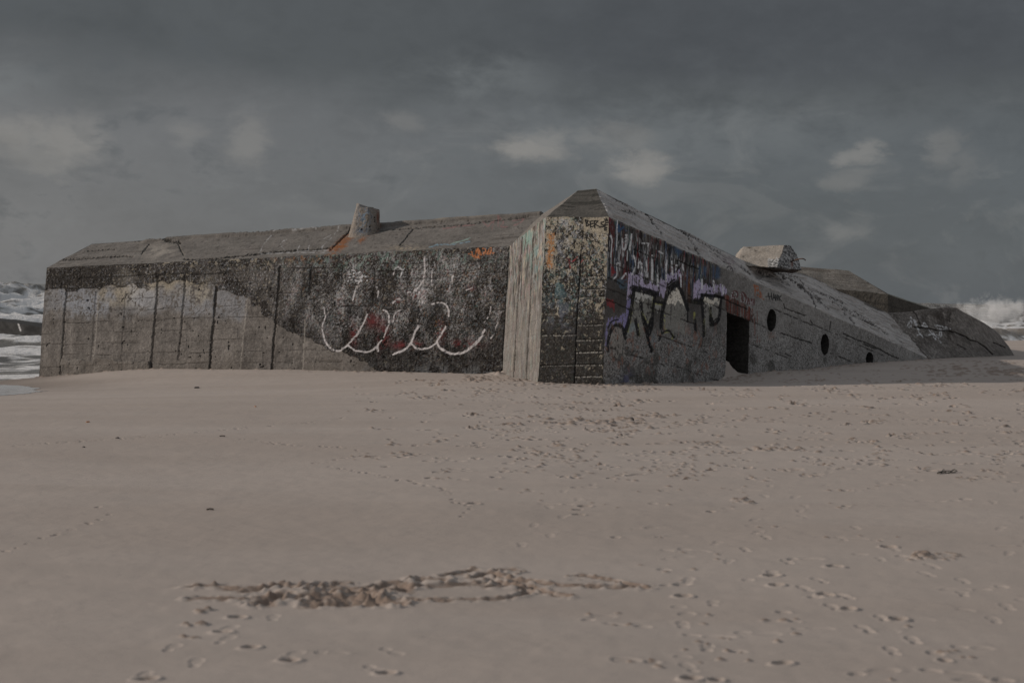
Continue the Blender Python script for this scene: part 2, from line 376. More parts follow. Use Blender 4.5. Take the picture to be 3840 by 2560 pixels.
# dark bubble letters: maroon fills then white arcs
q = lambda pts: crop(pts, 1000, 700, .5102)
for (u, v, ru, rv) in ((1330, 1250, 14, 40), (1440, 1255, 20, 45), (1510, 1295, 36, 14), (1560, 1105, 24, 12), (1490, 1125, 14, 10), (1740, 1290, 55, 14), (1650, 1240, 18, 30), (1395, 1200, 30, 26), (1770, 1080, 12, 8), (1560, 1290, 20, 12)):
    c = lerp(c, .85 * gauss(U, V, u, v, ru, rv) * ss(.42, .56, n2 * .6 + n3 * .4), np.array(PAL['red']) * .5)
blk = 0
for pts in ([(415, 1000), (470, 900), (560, 860), (640, 930)], [(660, 950), (760, 830), (860, 880)], [(900, 1000), (980, 900), (1080, 880), (1120, 960)], [(1180, 1000), (1240, 900), (1330, 860)]):
    blk = np.maximum(blk, stroke(U, V, q(pts), 26, 12))
c = lerp(c, .5 * blk * ss(.4, .55, n3), PAL['black'])
arcs = [([(425, 890), (432, 960), (410, 1040), (418, 1090)], 7), ([(420, 1090), (440, 1150), (480, 1195), (540, 1205), (600, 1165)], 12), ([(600, 1165), (640, 1115), (690, 1050), (740, 935)], 11),
        ([(605, 1165), (650, 1198), (730, 1212), (790, 1195), (822, 1160)], 12), ([(822, 1205), (818, 1165), (850, 1120), (885, 1055), (902, 985), (893, 925), (860, 905)], 11),
        ([(935, 1232), (1000, 1205), (1060, 1152), (1085, 1095), (1118, 1020)], 14), ([(1062, 1150), (1110, 1188), (1180, 1188), (1235, 1155), (1290, 1080), (1320, 1030)], 12),
        ([(1250, 1135), (1275, 1180), (1340, 1222), (1410, 1228), (1480, 1205), (1550, 1140), (1605, 1055)], 16), ([(1040, 778), (1090, 765), (1130, 790), (1150, 860)], 11), ([(1162, 520), (1160, 640), (1130, 725), (1085, 762)], 10),
        ([(1372, 655), (1352, 735), (1308, 802)], 10), ([(1220, 868), (1285, 855), (1335, 885), (1346, 955)], 11), ([(808, 728), (826, 770), (822, 810)], 8), ([(702, 670), (660, 745), (640, 835)], 9),
        ([(1702, 1000), (1680, 1060), (1655, 1115)], 7), ([(1382, 560), (1378, 625)], 8), ([(1245, 690), (1240, 740)], 7), ([(1600, 1000), (1640, 940), (1650, 880)], 7), ([(1470, 760), (1510, 745)], 6),
        ([(930, 855), (960, 830), (990, 830)], 12), ([(1065, 610), (1062, 650)], 8), ([(930, 1000), (950, 930), (1000, 900)], 6), ([(940, 610), (935, 650)], 7), ([(1220, 620), (1215, 720)], 6)]
for i, (pts, wd) in enumerate(arcs):
    k = stroke(U + (n2 - .5) * 8, V + (n3 - .5) * 6, q(pts), wd * .44, 2.0)
    c = lerp(c, .97 * k * ss(.34, .48, .6 * n3 + .4 * n2 + (.10 if i in (1, 2, 3, 5, 6, 7) else -.03)), np.array((.60, .575, .58)))
# small white scrawl
for pts in ([(605, 640), (612, 612), (640, 615), (648, 632), (612, 645)], [(660, 640), (690, 625)], [(600, 695), (615, 655)], [(625, 690), (632, 660), (650, 660), (655, 690)], [(660, 690), (668, 665), (690, 668), (688, 690), (664, 690)], [(700, 690), (705, 650)], [(695, 662), (735, 660)], [(740, 690), (745, 660)], [(950, 600), (965, 590), (1000, 610)], [(985, 655), (1010, 600)]):
    c = lerp(c, .9 * stroke(U, V, q(pts), 4.5, 1.5) * ss(.36, .46, n3), PAL['white'])
# orange tag under the roof edge
for pts in ([(1510, 480), (1520, 510), (1540, 500), (1545, 470)], [(1545, 470), (1555, 455), (1560, 500), (1550, 520)], [(1565, 470), (1575, 500), (1590, 480), (1590, 455)], [(1595, 500), (1605, 460), (1615, 500), (1630, 470), (1648, 452), (1640, 490), (1615, 490)], [(1500, 500), (1490, 495)], [(1530, 530), (1545, 515), (1570, 525)], [(1660, 487), (1667, 487)]):
    c = lerp(c, .9 * stroke(U, V, q(pts), 5.5, 1.5) * ss(.30, .42, n3), (.50, .20, .09))
# formwork joints
gro = np.zeros(U.shape); lit = np.zeros(U.shape)
for (u0, v0, u1, v1, wd, k) in ((250, 1095, 226, 1400, 6, .9), (594, 1035, 565, 1400, 7, .95), (697, 1035, 669, 1350, 6, .8), (812, 1075, 784, 1400, 7, 1.1), (1051, 1000, 1018, 1400, 7, 1.1), (1168, 1006, 1163, 1105, 7, .9), (1286, 1001, 1281, 1075, 6, .8),
                             (1408, 1006, 1400, 1150, 6, .7), (1531, 1006, 1525, 1140, 5, .6), (1653, 985, 1653, 1045, 5, .6), (1757, 1200, 1752, 1400, 4, .4), (362, 1095, 340, 1350, 4, .5), (472, 1095, 455, 1353, 4, .45), (1350, 1080, 1345, 1130, 4, .4)):
    k_ = k * stroke(U + (n3 - .5) * 8, V, [(u0, v0), (u1, v1)], wd, 3, False); gro = np.maximum(gro, k_)
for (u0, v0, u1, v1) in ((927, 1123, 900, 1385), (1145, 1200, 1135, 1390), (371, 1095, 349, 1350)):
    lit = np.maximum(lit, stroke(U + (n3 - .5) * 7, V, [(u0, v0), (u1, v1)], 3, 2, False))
rows = np.arange(1, 11) * .243 + .02
panel = np.floor(S / .63).astype(int)
for r, h in enumerate(rows):
    on = _h(panel, panel * 0 + r, 0, 77); k_ = np.exp(-((H - h - (on - .5) * .05 + (n3 - .5) * .03) / .009) ** 2) * (on > .25) * (.35 + .65 * on)
    gro = np.maximum(gro, .8 * k_ * ss(.33, .58, n2 + .08))
for (u0, v0, u1, v1) in ((1102, 1008, 1290, 1003), (1408, 1018, 1535, 1015), (1440, 990, 1530, 988), (1560, 1044, 1655, 1042), (1280, 1150, 1400, 1147), (1450, 1160, 1515, 1160), (300, 1045, 700, 1025), (720, 1030, 830, 1025)):
    gro = np.maximum(gro, .8 * stroke(U, V + (n3 - .5) * 5, [(u0, v0), (u1, v1)], 4, 2, False))
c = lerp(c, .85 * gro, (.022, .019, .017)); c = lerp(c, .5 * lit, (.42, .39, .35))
# pock marks
pk = ss(.84, .88, fbm(S * 13, H * 13, 2, 55)); c = lerp(c, .7 * pk * (1 - dz), (.035, .03, .027))
mortar = inpoly(Ud * .3 + U * .7, Vd * .4 + V * .6, [(232, 1420), (240, 1345), (300, 1352), (345, 1358), (360, 1342), (430, 1345), (500, 1352), (560, 1358), (600, 1420)])
c = lerp(c, .7 * mortar, np.array((.15, .135, .12)) * 1.0); c = lerp(c, mortar * .5 * ss(.45, .7, n2), (.24, .22, .2))
A.col = c
A.d = .007 * (n2 - .5) + .005 * (n3 - .5) + dz * (.012 + .016 * (n3 - .5)) - .014 * np.clip(gro, 0, 1) - .02 * pk + mortar * .03 * (1 + n2) - .02 * ss(.03, 0, H) + .008 * (_h(panel, np.floor(H / .243), 0, 5) - .5) * (1 - dz)

# ---- flank wall: lit return (B), narrow nose (C), long door face (D)
B = Patch([AR_t, C_tl], [AR_b, C_bl], 260, 300, 0.5)
U, V, S, H = B.U, B.V, B.S, B.H
n2 = fbm(S * 6, H * 6, 4, 12); n3 = fbm(S * 24, H * 24, 3, 13); nv_ = fbm(S * 16, H * 1.1, 4, 14)
c = np.ones(B.p.shape) * np.array((.190, .178, .165)); c = c * (.55 + .18 * nv_ + .42 * n3 + .35 * n2)[..., None]
up = 1 - ss(1000, 1250, V)
for i, (col, sc, k, thr) in enumerate((('cream', 9, .5, .60), ('teal', 13, .55, .64), ('pink', 12, .4, .64), ('blueg', 12, .5, .64), ('dark', 8, .75, .60), ('crust', 16, .7, .66))):
    c = lerp(c, k * (.35 + .65 * up) * ss(thr, thr + .08, fbm(S * sc * 1.4, H * sc * .45, 3, 500 + i * 9)), np.array(PAL[col]) * .9)
c = lerp(c, .6 * gauss(U, V, 1985, 900, 25, 70) * ss(.4, .6, n2), (.20, .36, .32)); c = lerp(c, .5 * gauss(U, V, 2025, 950, 18, 40) * ss(.4, .55, n3), PAL['cream']); c = lerp(c, .45 * gauss(U, V, 2015, 970, 20, 60) * ss(.45, .55, n2), (.2, .36, .38))
gro = 0
for (u0, v0, u1, v1, wd) in ((1957, 890, 1922, 1440, 4), (2003, 850, 1972, 1440, 4), (1932, 1100, 1926, 1180, 2)):
    gro = np.maximum(gro, stroke(U + (n3 - .5) * 4, V, [(u0, v0), (u1, v1)], wd, 1.5, False))
for h in np.arange(.2, 2.8, .26):
    gro = np.maximum(gro, .35 * np.exp(-((H - h + (n3 - .5) * .02) / .009) ** 2) * ss(.42, .55, n2))
c = lerp(c, .8 * gro, (.03, .026, .022)); B.col = c
B.d = .006 * (n2 - .5) + .005 * (n3 - .5) + .002 * (nv_ - .5) - .015 * gro

Cc = Patch([C_tl, D_tl], [C_bl, D_bl], 220, 480, 0.5)
U, V, S, H = Cc.U, Cc.V, Cc.S, Cc.H
n1 = fbm(S * 2.2, H * 2.2, 4, 21); n2 = fbm(S * 11, H * 9, 5, 22, .6); n3 = fbm(S * 48, H * 44, 3, 23, .6)
c = np.ones(Cc.p.shape) * np.array((.034, .031, .028)); c = c * (.35 + .9 * n3 + .5 * n2)[..., None]
nC1 = fbm(S * 20, H * 17, 5, 24, .68)
dens = np.maximum.reduce([.95 * box(U + 30 * (n1 - .5), V, 2030, 800, 2145, 850, 14), .95 * box(U, V, 2225, 800, 2295, 832, 10), .80 * box(U + 60 * (n1 - .5), V, 2226, 830, 2295, 955, 16), .85 * box(U, V, 2262, 900, 2290, 1050, 8), .8 * box(U, V, 2040, 850, 2085, 1015, 10),
    .50 * box(U, V, 2040, 830, 2290, 960, 30), .36 * box(U, V, 2040, 940, 2290, 1060, 30), .40 * gauss(U, V, 2225, 1110, 60, 110), .30 * gauss(U, V, 2110, 1010, 60, 50), .20 * box(U, V, 1990, 1050, 2300, 1200, 50), 0.05 * box(U, V, 2170, 1200, 2300, 1420, 30), .02 * np.ones(U.shape)])
th = .68 - .42 * dens
c = lerp(c, .92 * ss(th, th + .06, nC1), np.array(PAL['cream']) * (.62 + .25 * dens)[..., None])
c = lerp(c, .7 * np.clip(gauss(U, V, 2095, 930, 30, 40) + gauss(U, V, 2120, 835, 22, 16) + gauss(U, V, 2150, 870, 40, 25), 0, 1) * ss(.48, .56, n2), np.array(PAL['blueg']) * .9)
for i, (col, sc, k, thr) in enumerate((('blueg', 22, .6, .64), ('teal', 24, .5, .67), ('white', 55, .8, .68), ('cream', 44, .7, .66), ('crust', 22, .8, .64), ('crust', 46, .8, .63))):
    c = lerp(c, k * (1 - .85 * ss(1100, 1240, V)) * flecks(Cc, sc, thr, 600 + i * 11), np.array(PAL[col]) * .8)
c = lerp(c, .85 * box(U + (n2 - .5) * 20, V, 2050, 875, 2075, 1005, 6) * ss(.38, .48, n3), np.array(PAL['orange']) * .95)
c = lerp(c, .5 * gauss(U, V, 2100, 1080, 60, 60) * ss(.45, .6, n2), (.10, .20, .22)); c = lerp(c, .4 * gauss(U, V, 2110, 1180, 60, 60) * ss(.45, .6, n2), (.18, .2, .26))
q = lambda pts: crop(pts, 1800, 660, .5356)
for pts in ([(605, 575), (640, 600), (655, 590)], [(620, 600), (632, 650)], [(650, 600), (680, 570)], [(705, 610), (720, 590)]):
    c = lerp(c, .8 * stroke(U, V, q(pts), 4, 1.5) * ss(.36, .46, n3), PAL['red'])
c = lerp(c, .9 * box(U, V, 2186, 812, 2300, 868, 8) * ss(.28, .40, n3), np.array(PAL['cream']) * .85)
for pts in ([(738, 305), (746, 350)], [(735, 308), (758, 312), (748, 326), (765, 340), (746, 350)], [(790, 312), (770, 315), (776, 355), (798, 345)], [(772, 332), (792, 328)], [(804, 358), (800, 310), (826, 312), (806, 334), (836, 350)], [(866, 318), (846, 322), (848, 334), (866, 340), (862, 352), (842, 350)],
            [(896, 325), (876, 328), (872, 342), (892, 340)], [(872, 342), (872, 356), (888, 358)], [(872, 300), (880, 318), (886, 296), (894, 316)], [(884, 362), (870, 366), (874, 376), (886, 372)]):
    c = lerp(c, .97 * stroke(U, V, q(pts), 4.6, 1.0, False), PAL['black'])
gro = stroke(U + (n3 - .5) * 5, V, [(2187, 850), (2170, 1080), (2153, 1460)], 5, 2, False) * (.35 + .65 * ss(900, 1050, V))
lit = 0
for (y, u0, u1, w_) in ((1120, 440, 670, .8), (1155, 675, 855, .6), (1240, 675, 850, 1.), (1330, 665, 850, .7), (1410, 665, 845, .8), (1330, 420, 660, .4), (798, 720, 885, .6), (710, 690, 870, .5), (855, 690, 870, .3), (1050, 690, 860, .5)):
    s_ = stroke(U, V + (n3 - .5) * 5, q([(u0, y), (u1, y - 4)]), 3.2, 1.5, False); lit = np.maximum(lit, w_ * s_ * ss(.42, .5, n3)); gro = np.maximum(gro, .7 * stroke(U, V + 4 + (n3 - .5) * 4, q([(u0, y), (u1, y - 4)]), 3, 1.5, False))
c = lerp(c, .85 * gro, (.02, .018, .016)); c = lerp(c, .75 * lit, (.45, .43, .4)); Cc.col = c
Cc.d = .008 * (n2 - .5) + .007 * (n3 - .5) - .014 * gro

D = Patch([D_tl, D_tr], [D_bl + np.array([0, 0, -.5]), D_tr + np.array([-.05, 0, -1.3])], 1250, 340)
U, V, S, H = D.U, D.V, D.S, D.H
n1 = fbm(S * 1.3, H * 1.3, 5, 31); n2 = fbm(S * 7, H * 7, 4, 32); n3 = fbm(S * 27, H * 27, 3, 33); st = fbm(S * 15, H * 1.4, 4, 34); st2 = fbm(S * 26, H * 2.2, 3, 35)
c = np.ones(D.p.shape) * np.array((.215, .207, .198)); c = c * (.50 + .5 * n1 + .8 * n3 + .3 * (n2 - .5))[..., None] * (1 + .25 * ss(2780, 2900, U))[..., None]
# barnacled lower wall: pale grit on dark
low = ss(1150, 1300, V + 50 * (n1 - .5)) * (1 - ss(3050, 3500, U) * .4)
c = lerp(c, .75 * low * ss(.52, .62, fbm(S * 44, H * 44, 2, 36)), (.42, .41, .40)); c = lerp(c, .7 * low * ss(.56, .66, fbm(S * 58, H * 58, 2, 37)), (.035, .033, .03))
c = lerp(c, .6 * ss(.55, .66, fbm(S * 2.6, H * 2.6, 4, 38)) * ss(1.5, 2.3, H + (U - 2260) * .0012), (.05, .047, .04))
# painted half, left of the door
pm = (1 - ss(2660, 2760, U + 40 * (n2 - .5))) * (1 - ss(1130, 1290, V + 60 * (n1 - .5)))
dk = pm * ss(.25, .5, st + .15); c = lerp(c, .8 * dk, np.array((.048, .044, .042)))
top = (1 - ss(1000, 1060, V - (U - 2280) * .22)) * (1 - ss(2640, 2720, U))
for i, (col, k, thr, s_) in enumerate((('maroon', .6, .60, 1), ('grey', .6, .56, 1.2), ('blue', .6, .645, .9), ('blueg', .7, .66, 1.5), ('black', .75, .58, 1.1), ('white', .9, .675, 2.0), ('teal', .4, .69, 1.3), ('red', .6, .70, 1.1), ('black', .7, .60, 1.8), ('white', .9, .69, 2.8))):
    sx = fbm(S * 13 * s_, H * 2.0 * s_, 3, 700 + i * 7, .6); dens = ss(0, .25, H) * (.4 + .6 * gauss(U, V, 2430, 970, 190, 110)) if col in ('white', 'blueg') else 1
    c = lerp(c, k * top * ss(thr, thr + .05, sx + (.03 * gauss(U, V, 2420, 960, 180, 90))) * dens, np.array(PAL[col]) * .9)
q = lambda pts: crop(pts, 2200, 780, .4464)
def dpaint(pts, col, k=.9, e=0, sm=.42):
    global c
    c = lerp(c, k * inpoly(U + (st2 - .5) * 14, V + (st - .5) * 46 + e, q(pts)) * ss(sm - .08, sm + .06, .5 * n3 + .5 * st2), np.array(PAL[col]) if isinstance(col, str) else np.array(col))
dpaint([(350, 540), (400, 570), (470, 560), (480, 640), (580, 630), (660, 600), (700, 560), (730, 540), (800, 545), (800, 610), (720, 600), (670, 660), (655, 740), (590, 730), (580, 700), (400, 680), (370, 730), (340, 780)], 'lilac', .9)
dpaint([(900, 640), (950, 600), (1000, 640), (1180, 670), (1185, 720), (1130, 730), (960, 715), (940, 770), (890, 770)], 'lilac', .85)
dpaint([(150, 1200), (150, 1040), (190, 950), (250, 910), (330, 915), (350, 760), (380, 790), (330, 1050), (290, 960), (220, 970), (180, 1050), (165, 1210)], 'purple', .85)
dpaint([(205, 470), (225, 470), (240, 530), (205, 590)], 'red', .95); dpaint([(165, 790), (240, 790), (235, 860), (170, 850)], 'red', .8); dpaint([(195, 110), (235, 110), (235, 330), (205, 300)], 'maroon', .9)
dpaint([(250, 110), (300, 150), (360, 180), (290, 170), (265, 200), (255, 330)], 'blue', .9); dpaint([(250, 600), (330, 590), (340, 740), (250, 640)], (.10, .15, .20), .8)
for (u0, u1, v0, v1) in ((2610, 2700, 1000, 1045), (2520, 2600, 900, 950)):
    c = lerp(c, .6 * box(U, V, u0, v0, u1, v1, 8) * ss(.46, .56, st), PAL['blue'])
# big letters: grey body, pale heads, yellow-green inner edge, black outline
dpaint([(395, 690), (570, 740), (545, 960), (520, 1080), (335, 1060), (360, 920)], (.30, .30, .275), .85); dpaint([(650, 1040), (640, 880), (690, 700), (745, 660), (800, 700), (850, 850), (850, 1060)], (.31, .305, .28), .85)
dpaint([(985, 750), (1125, 765), (1110, 940), (1045, 975), (990, 1060)], (.32, .315, .295), .85); dpaint([(190, 1200), (195, 1090), (240, 1000), (300, 1020), (320, 1130), (320, 1250), (200, 1260)], (.34, .32, .295), .85)
dpaint([(398, 692), (570, 738), (560, 790), (480, 760), (395, 790)], (.66, .66, .63), .93, 0, .38); dpaint([(680, 740), (720, 680), (760, 670), (800, 720), (825, 820), (780, 790), (720, 800), (670, 800)], (.84, .79, .69), .97, 0, .38)
dpaint([(985, 752), (1125, 765), (1122, 812), (1060, 800), (985, 812)], (.82, .78, .68), .97, 0, .36); dpaint([(575, 790), (628, 798), (625, 860), (575, 850)], (.42, .43, .40), .85); dpaint([(355, 970), (415, 980), (400, 1060), (345, 1050)], (.30, .36, .38), .7); dpaint([(520, 1060), (550, 1030), (590, 1100), (560, 1130), (525, 1120)], (.2, .24, .27), .7)
for pts in ([(400, 700), (385, 850), (345, 1040)], [(560, 745), (550, 850), (560, 860)], [(470, 880), (490, 930), (520, 960), (550, 920)], [(655, 900), (650, 1010), (665, 1020)], [(865, 785), (960, 800)], [(1035, 840), (1050, 980)], [(985, 930), (990, 1070)], [(625, 1060), (680, 1038), (725, 1070), (720, 1095)], [(425, 940), (435, 1075)], [(575, 800), (640, 805)], [(905, 880), (910, 960)]):
    c = lerp(c, .75 * stroke(U, V, q(pts), 6, 3) * ss(.42, .54, .5 * n3 + .5 * st2), np.array(PAL['yell']) * 1.25)
for pts, wd in (([(178, 1200), (185, 1100), (225, 1005), (268, 985), (308, 1015), (326, 1100)], 9), ([(325, 1060), (362, 920), (386, 800), (396, 682)], 11), ([(385, 672), (470, 690), (582, 722)], 19), ([(578, 722), (562, 800), (556, 900), (552, 1000), (515, 1085)], 8),
                ([(462, 800), (474, 940), (500, 1030), (520, 1110), (545, 1205)], 8), ([(408, 940), (420, 1000), (430, 1070)], 9), ([(480, 945), (512, 1050), (550, 935)], 13), ([(475, 920), (515, 1000), (550, 960)], 9), ([(565, 780), (650, 795)], 10),
                ([(640, 1040), (628, 990), (640, 870), (668, 760), (700, 690), (745, 650), (790, 690), (822, 780), (850, 850)], 10), ([(680, 640), (735, 602), (795, 640)], 5), ([(690, 660), (745, 622), (790, 655)], 5), ([(855, 775), (975, 800)], 13), ([(968, 730), (970, 800), (980, 930), (988, 1075)], 8), ([(968, 732), (1050, 735), (1150, 752)], 9),
                ([(1042, 840), (1046, 978), (1108, 938), (1130, 765)], 8), ([(1050, 930), (1060, 965), (1100, 935)], 11), ([(608, 1112), (640, 1050), (690, 1030), (735, 1085)], 6), ([(850, 800), (850, 950)], 5), ([(912, 940), (916, 1040)], 8), ([(180, 1010), (215, 955), (270, 940)], 4), ([(515, 1085), (545, 1205)], 6)):
    c = lerp(c, .95 * stroke(U + (n3 - .5) * 5, V, q(pts), wd * 1.2, 2) * ss(.22, .36, n3), PAL['black'])
# white drips
for pts in ([(200, 230), (215, 290), (208, 410)], [(262, 110), (256, 230), (254, 350)], [(300, 250), (306, 330), (325, 345), (332, 230)], [(378, 225), (372, 290), (360, 350)], [(470, 300), (520, 300), (515, 320)], [(430, 500), (440, 450), (460, 470), (458, 600)], [(380, 560), (410, 480), (395, 400)], [(550, 400), (548, 500), (545, 620)], [(675, 440), (668, 520), (665, 610)],
            [(290, 600), (320, 550), (330, 560)], [(220, 600), (250, 560), (255, 470), (280, 470)], [(600, 360), (640, 380)], [(760, 480), (755, 520)], [(500, 440), (505, 580)], [(810, 460), (815, 520)], [(345, 360), (340, 440)], [(590, 560), (592, 650)], [(720, 450), (722, 560)], [(790, 560), (795, 660)], [(1065, 610), (1068, 690)], [(970, 600), (972, 680)], [(1145, 650), (1150, 720)]):
    c = lerp(c, .92 * stroke(U + (st2 - .5) * 6, V, q(pts), 4.6, 1.6) * ss(.28, .40, n3), np.array(PAL['white']) * 1.35)
c = lerp(c, .8 * gauss(U, V, 2587, 1075, 10, 38) * ss(.38, .5, st), PAL['rust'])
# salmon leftovers lower down
c = lerp(c, .6 * box(U, V, 2270, 1230, 2700, 1400, 40) * flecks(D, 10, .66, 811, .04, 1.3, .7), (.30, .16, .12))
c = lerp(c, .5 * gauss(U, V, 2350, 1420, 20, 30) * ss(.4, .6, n2), (.12, .12, .26))
# lintel, door jamb and tags to the right
c = lerp(c, .85 * inpoly(U, V + (st - .5) * 30, [(2715, 1100), (2830, 1165), (2835, 1215), (2725, 1172)]) * ss(.3, .5, st), (.075, .04, .034)); c = lerp(c, .7 * inpoly(U, V, [(2715, 1100), (2850, 1170), (2850, 1280), (2812, 1290), (2812, 1205), (2725, 1170)]) * ss(.55, .62, st2), (.22, .06, .04))
for pts in crop([(0, 0)], 0, 0, 1),: pass
for pts in ([(2745, 1120), (2750, 1095), (2765, 1095), (2765, 1112), (2750, 1115)], [(2783, 1130), (2785, 1098), (2797, 1110), (2795, 1130), (2783, 1130)], [(2802, 1138), (2806, 1120), (2812, 1138)], [(2818, 1142), (2819, 1122), (2826, 1142), (2828, 1124)]):
    c = lerp(c, .8 * stroke(U, V, pts, 7, 2), PAL['maroon']); c = lerp(c, .75 * stroke(U + 4, V - 2, pts, 2, 1.2) * ss(.4, .5, n3), PAL['white'])
for pts in ([(2830, 1075), (2838, 1090), (2850, 1080)], [(2832, 1088), (2836, 1120)], [(2845, 1085), (2858, 1112)], [(2840, 1105), (2864, 1122)], [(2826, 1068), (2846, 1076)]):
    c = lerp(c, .85 * stroke(U, V, pts, 5, 2.5) * ss(.36, .46, st2), (.42, .15, .07))
q5 = lambda pts: crop(pts, 2650, 1080, .3189)
for pts in ([(728, 62), (738, 130)], [(762, 62), (765, 132)], [(730, 100), (764, 98)], [(776, 140), (790, 70), (806, 140)], [(780, 115), (804, 112)], [(814, 142), (812, 80), (834, 140), (836, 82)], [(848, 90), (852, 145)], [(872, 92), (850, 118), (878, 150)], [(700, 100), (720, 95)]):
    c = lerp(c, .85 * stroke(U, V, q5(pts), 3.2, 1.4, False), PAL['black'])
for i in range(26):                                  # thin drips under the tags
    u = 2800 + RNG.random() * 120; v = 1110 + RNG.random() * 70 + (u - 2800) * .25; c = lerp(c, .5 * stroke(U, V, [(u, v), (u - 1, v + 20 + RNG.random() * 40)], 2, 1.4, False) * ss(.4, .5, n3), (.4, .39, .38))
# board joints parallel with the roof edge, cracks
gro = 0
for h in (.33, .78, 1.25, 1.72, 2.2):
    pn = np.floor((S + h * 3) / 1.7); on = _h(pn, pn * 0 + int(h * 100), 0, 9)
    gro = np.maximum(gro, np.exp(-((H - h - (on - .5) * .12 + (n3 - .5) * .025) / .014) ** 2) * (on > .35) * (.5 + .5 * on) * ss(.38, .5, n2))
for pts in ([(2940, 1140), (2945, 1155), (3020, 1184)], [(2930, 1250), (3045, 1285)], [(3165, 1250), (3210, 1272), (3260, 1290), (3340, 1330)], [(3115, 1205), (3112, 1235)], [(3240, 1290), (3300, 1312), (3370, 1345)], [(2945, 1325), (2965, 1335)], [(2210, 1100), (2300, 1135), (2360, 1160)], [(2680, 1105), (2800, 1160)], [(2280, 1040), (2340, 1075)], [(2540, 975), (2620, 1010)], [(3040, 1200), (3048, 1215)]):
    gro = np.maximum(gro, .95 * stroke(U, V + (n3 - .5) * 7, pts, 3.5, 1.6, False))
c = lerp(c, .85 * gro, (.018, .017, .015)); rim = ss(.045, .0, H); c = lerp(c, .6 * rim * ss(.45, .58, n3), (.42, .40, .36))
holes = [((2893, 1200), 17, 42, 'upper'), ((3093, 1290), 15, 38, ''), ((3262, 1345), 13, 17 + 8, '')]
keep = np.ones(U.shape, bool)
for (hu, hv), ru, rv, _ in holes:
    r = np.sqrt(((U - hu + (V - hv) * .02) / ru) ** 2 + ((V - hv) / rv) ** 2); keep &= r > 1 + .10 * (n3 - .5)
    c = lerp(c, .7 * (np.exp(-((r - 1.22) / .16) ** 2)) * (1 if hu < 3000 else .6), (.21, .205, .2)); c = lerp(c, .5 * gauss(U, V, hu, hv + rv * 1.35, ru * .7, rv * .35) * ss(.4, .5, n3), PAL['rust'] if hu < 3000 else (.05, .05, .045))
door = [(2727, 1170), (2810, 1204), (2803, 1500), (2716, 1500)]
keep &= inpoly(U + (n3 - .5) * 3, V, door) < .5
D.keep = keep; D.col = c; D.d = .008 * (n2 - .5) + .008 * (n3 - .5) - .016 * gro + low * .010 * (fbm(S * 30, H * 30, 2, 36) - .5)

# ------------------------------------------------------------------ bunker assembly
def ridge_pt(u, v):
    k = (u - 1920) / F; t = (k * PR[1] - PR[0]) / (.65 - .76 * k); return P(u, v, PR[1] + .76 * t)
RIDGE = [PR] + [ridge_pt(u, v) for u, v in ((2384, 784), (2450, 813), (2544, 860), (2570, 866), (2657, 915), (2740, 954), (2790, 979), (2900, 1004), (3011, 1026), (3060, 1046), (3127, 1082))] + [DRe]
bunker = thing('bunker', 'huge graffiti covered grey concrete bunker sunk askew into the beach sand', 'bunker')
patches_obj('wall', [A], M_CONC, bunker)
patches_obj('flank_wall', [B, Cc, D], M_CONC, bunker)

def roof_patch(top, bot, nu, nv, tint, seed, streak=True):
    R = Patch(top, bot, nu, nv)
    n1 = fbm(R.S * 1.1, R.H * 2.2, 5, seed); n2 = fbm(R.S * 5, R.H * 5, 4, seed + 1); n3 = fbm(R.S * 24, R.H * 24, 3, seed + 2); ns = fbm(R.S * 1.6, R.H * 14, 4, seed + 3)
    c = np.ones(R.p.shape) * np.array(tint) * (.45 + .4 * n1 + .3 * n2 + .35 * n3 + .3 * (ns - .5))[..., None]
    c = lerp(c, .55 * ss(.58, .72, ns) * ss(.45, .65, n1), (.06, .05, .043)); c = lerp(c, .6 * ss(.70, .76, fbm(R.S * 14, R.H * 14, 3, seed + 4)), (.045, .04, .036))
    R.col = c if tint[0] < .4 else np.ones(R.p.shape) * np.array(tint) * (.62 + .25 * n1 + .25 * n2 + .28 * n3)[..., None]; R.d = .010 * (n2 - .5) + .007 * (n3 - .5) + .009 * (ns - .5); R.n2 = n2; R.n3 = n3; R.ns = ns
    return R
def crack(R, pts, wd, k=.9, dep=.03, jit=9):
    s_ = stroke(R.U, R.V + (R.n3 - .5) * jit, pts, wd, 1.5, False); R.col = lerp(R.col, k * s_, (.018, .016, .014)); R.d = R.d - dep * s_
ra = roof_patch([RL, RR], [AL_t, AR_t], 1150, 130, (.158, .147, .136), 900)
U, V = ra.U, ra.V
# thin roof slab lip right of the break, with the crack under it
lip = ss(515, 560, U) * ss(.16, .10, ra.H + .05 * (ra.n2 - .5)); ra.d += .06 * lip
crack(ra, [(508, 903), (600, 899), (650, 893), (760, 880)], 4); crack(ra, [(600, 899), (680, 912), (672, 905)], 5); crack(ra, [(870, 877), (960, 872), (1000, 871)], 6); crack(ra, [(1000, 871), (1120, 862), (1300, 848)], 3, .6)
crack(ra, [(690, 973), (800, 972), (900, 962), (1000, 948), (1100, 938), (1240, 930)], 4); crack(ra, [(530, 950), (560, 915)], 3, .5); crack(ra, [(665, 905), (690, 960)], 3, .5); crack(ra, [(1315, 862), (1240, 935)], 6); crack(ra, [(1420, 865), (1700, 845), (1980, 815)], 2.5, .5); crack(ra, [(1550, 858), (1500, 920)], 3, .6)
crack(ra, [(240, 975), (350, 968), (500, 962)], 5, .6); crack(ra, [(330, 940), (430, 935)], 3, .4)
ra.col = lerp(ra.col, .5 * gauss(U, V, 600, 940, 60, 30) * ss(.4, .6, ra.n2), (.36, .33, .29))
ra.col = lerp(ra.col, .5 * ss(.13, .02, ra.H) * ss(1450, 1600, U) * ss(.4, .6, ra.n2), (.30, .25, .19))
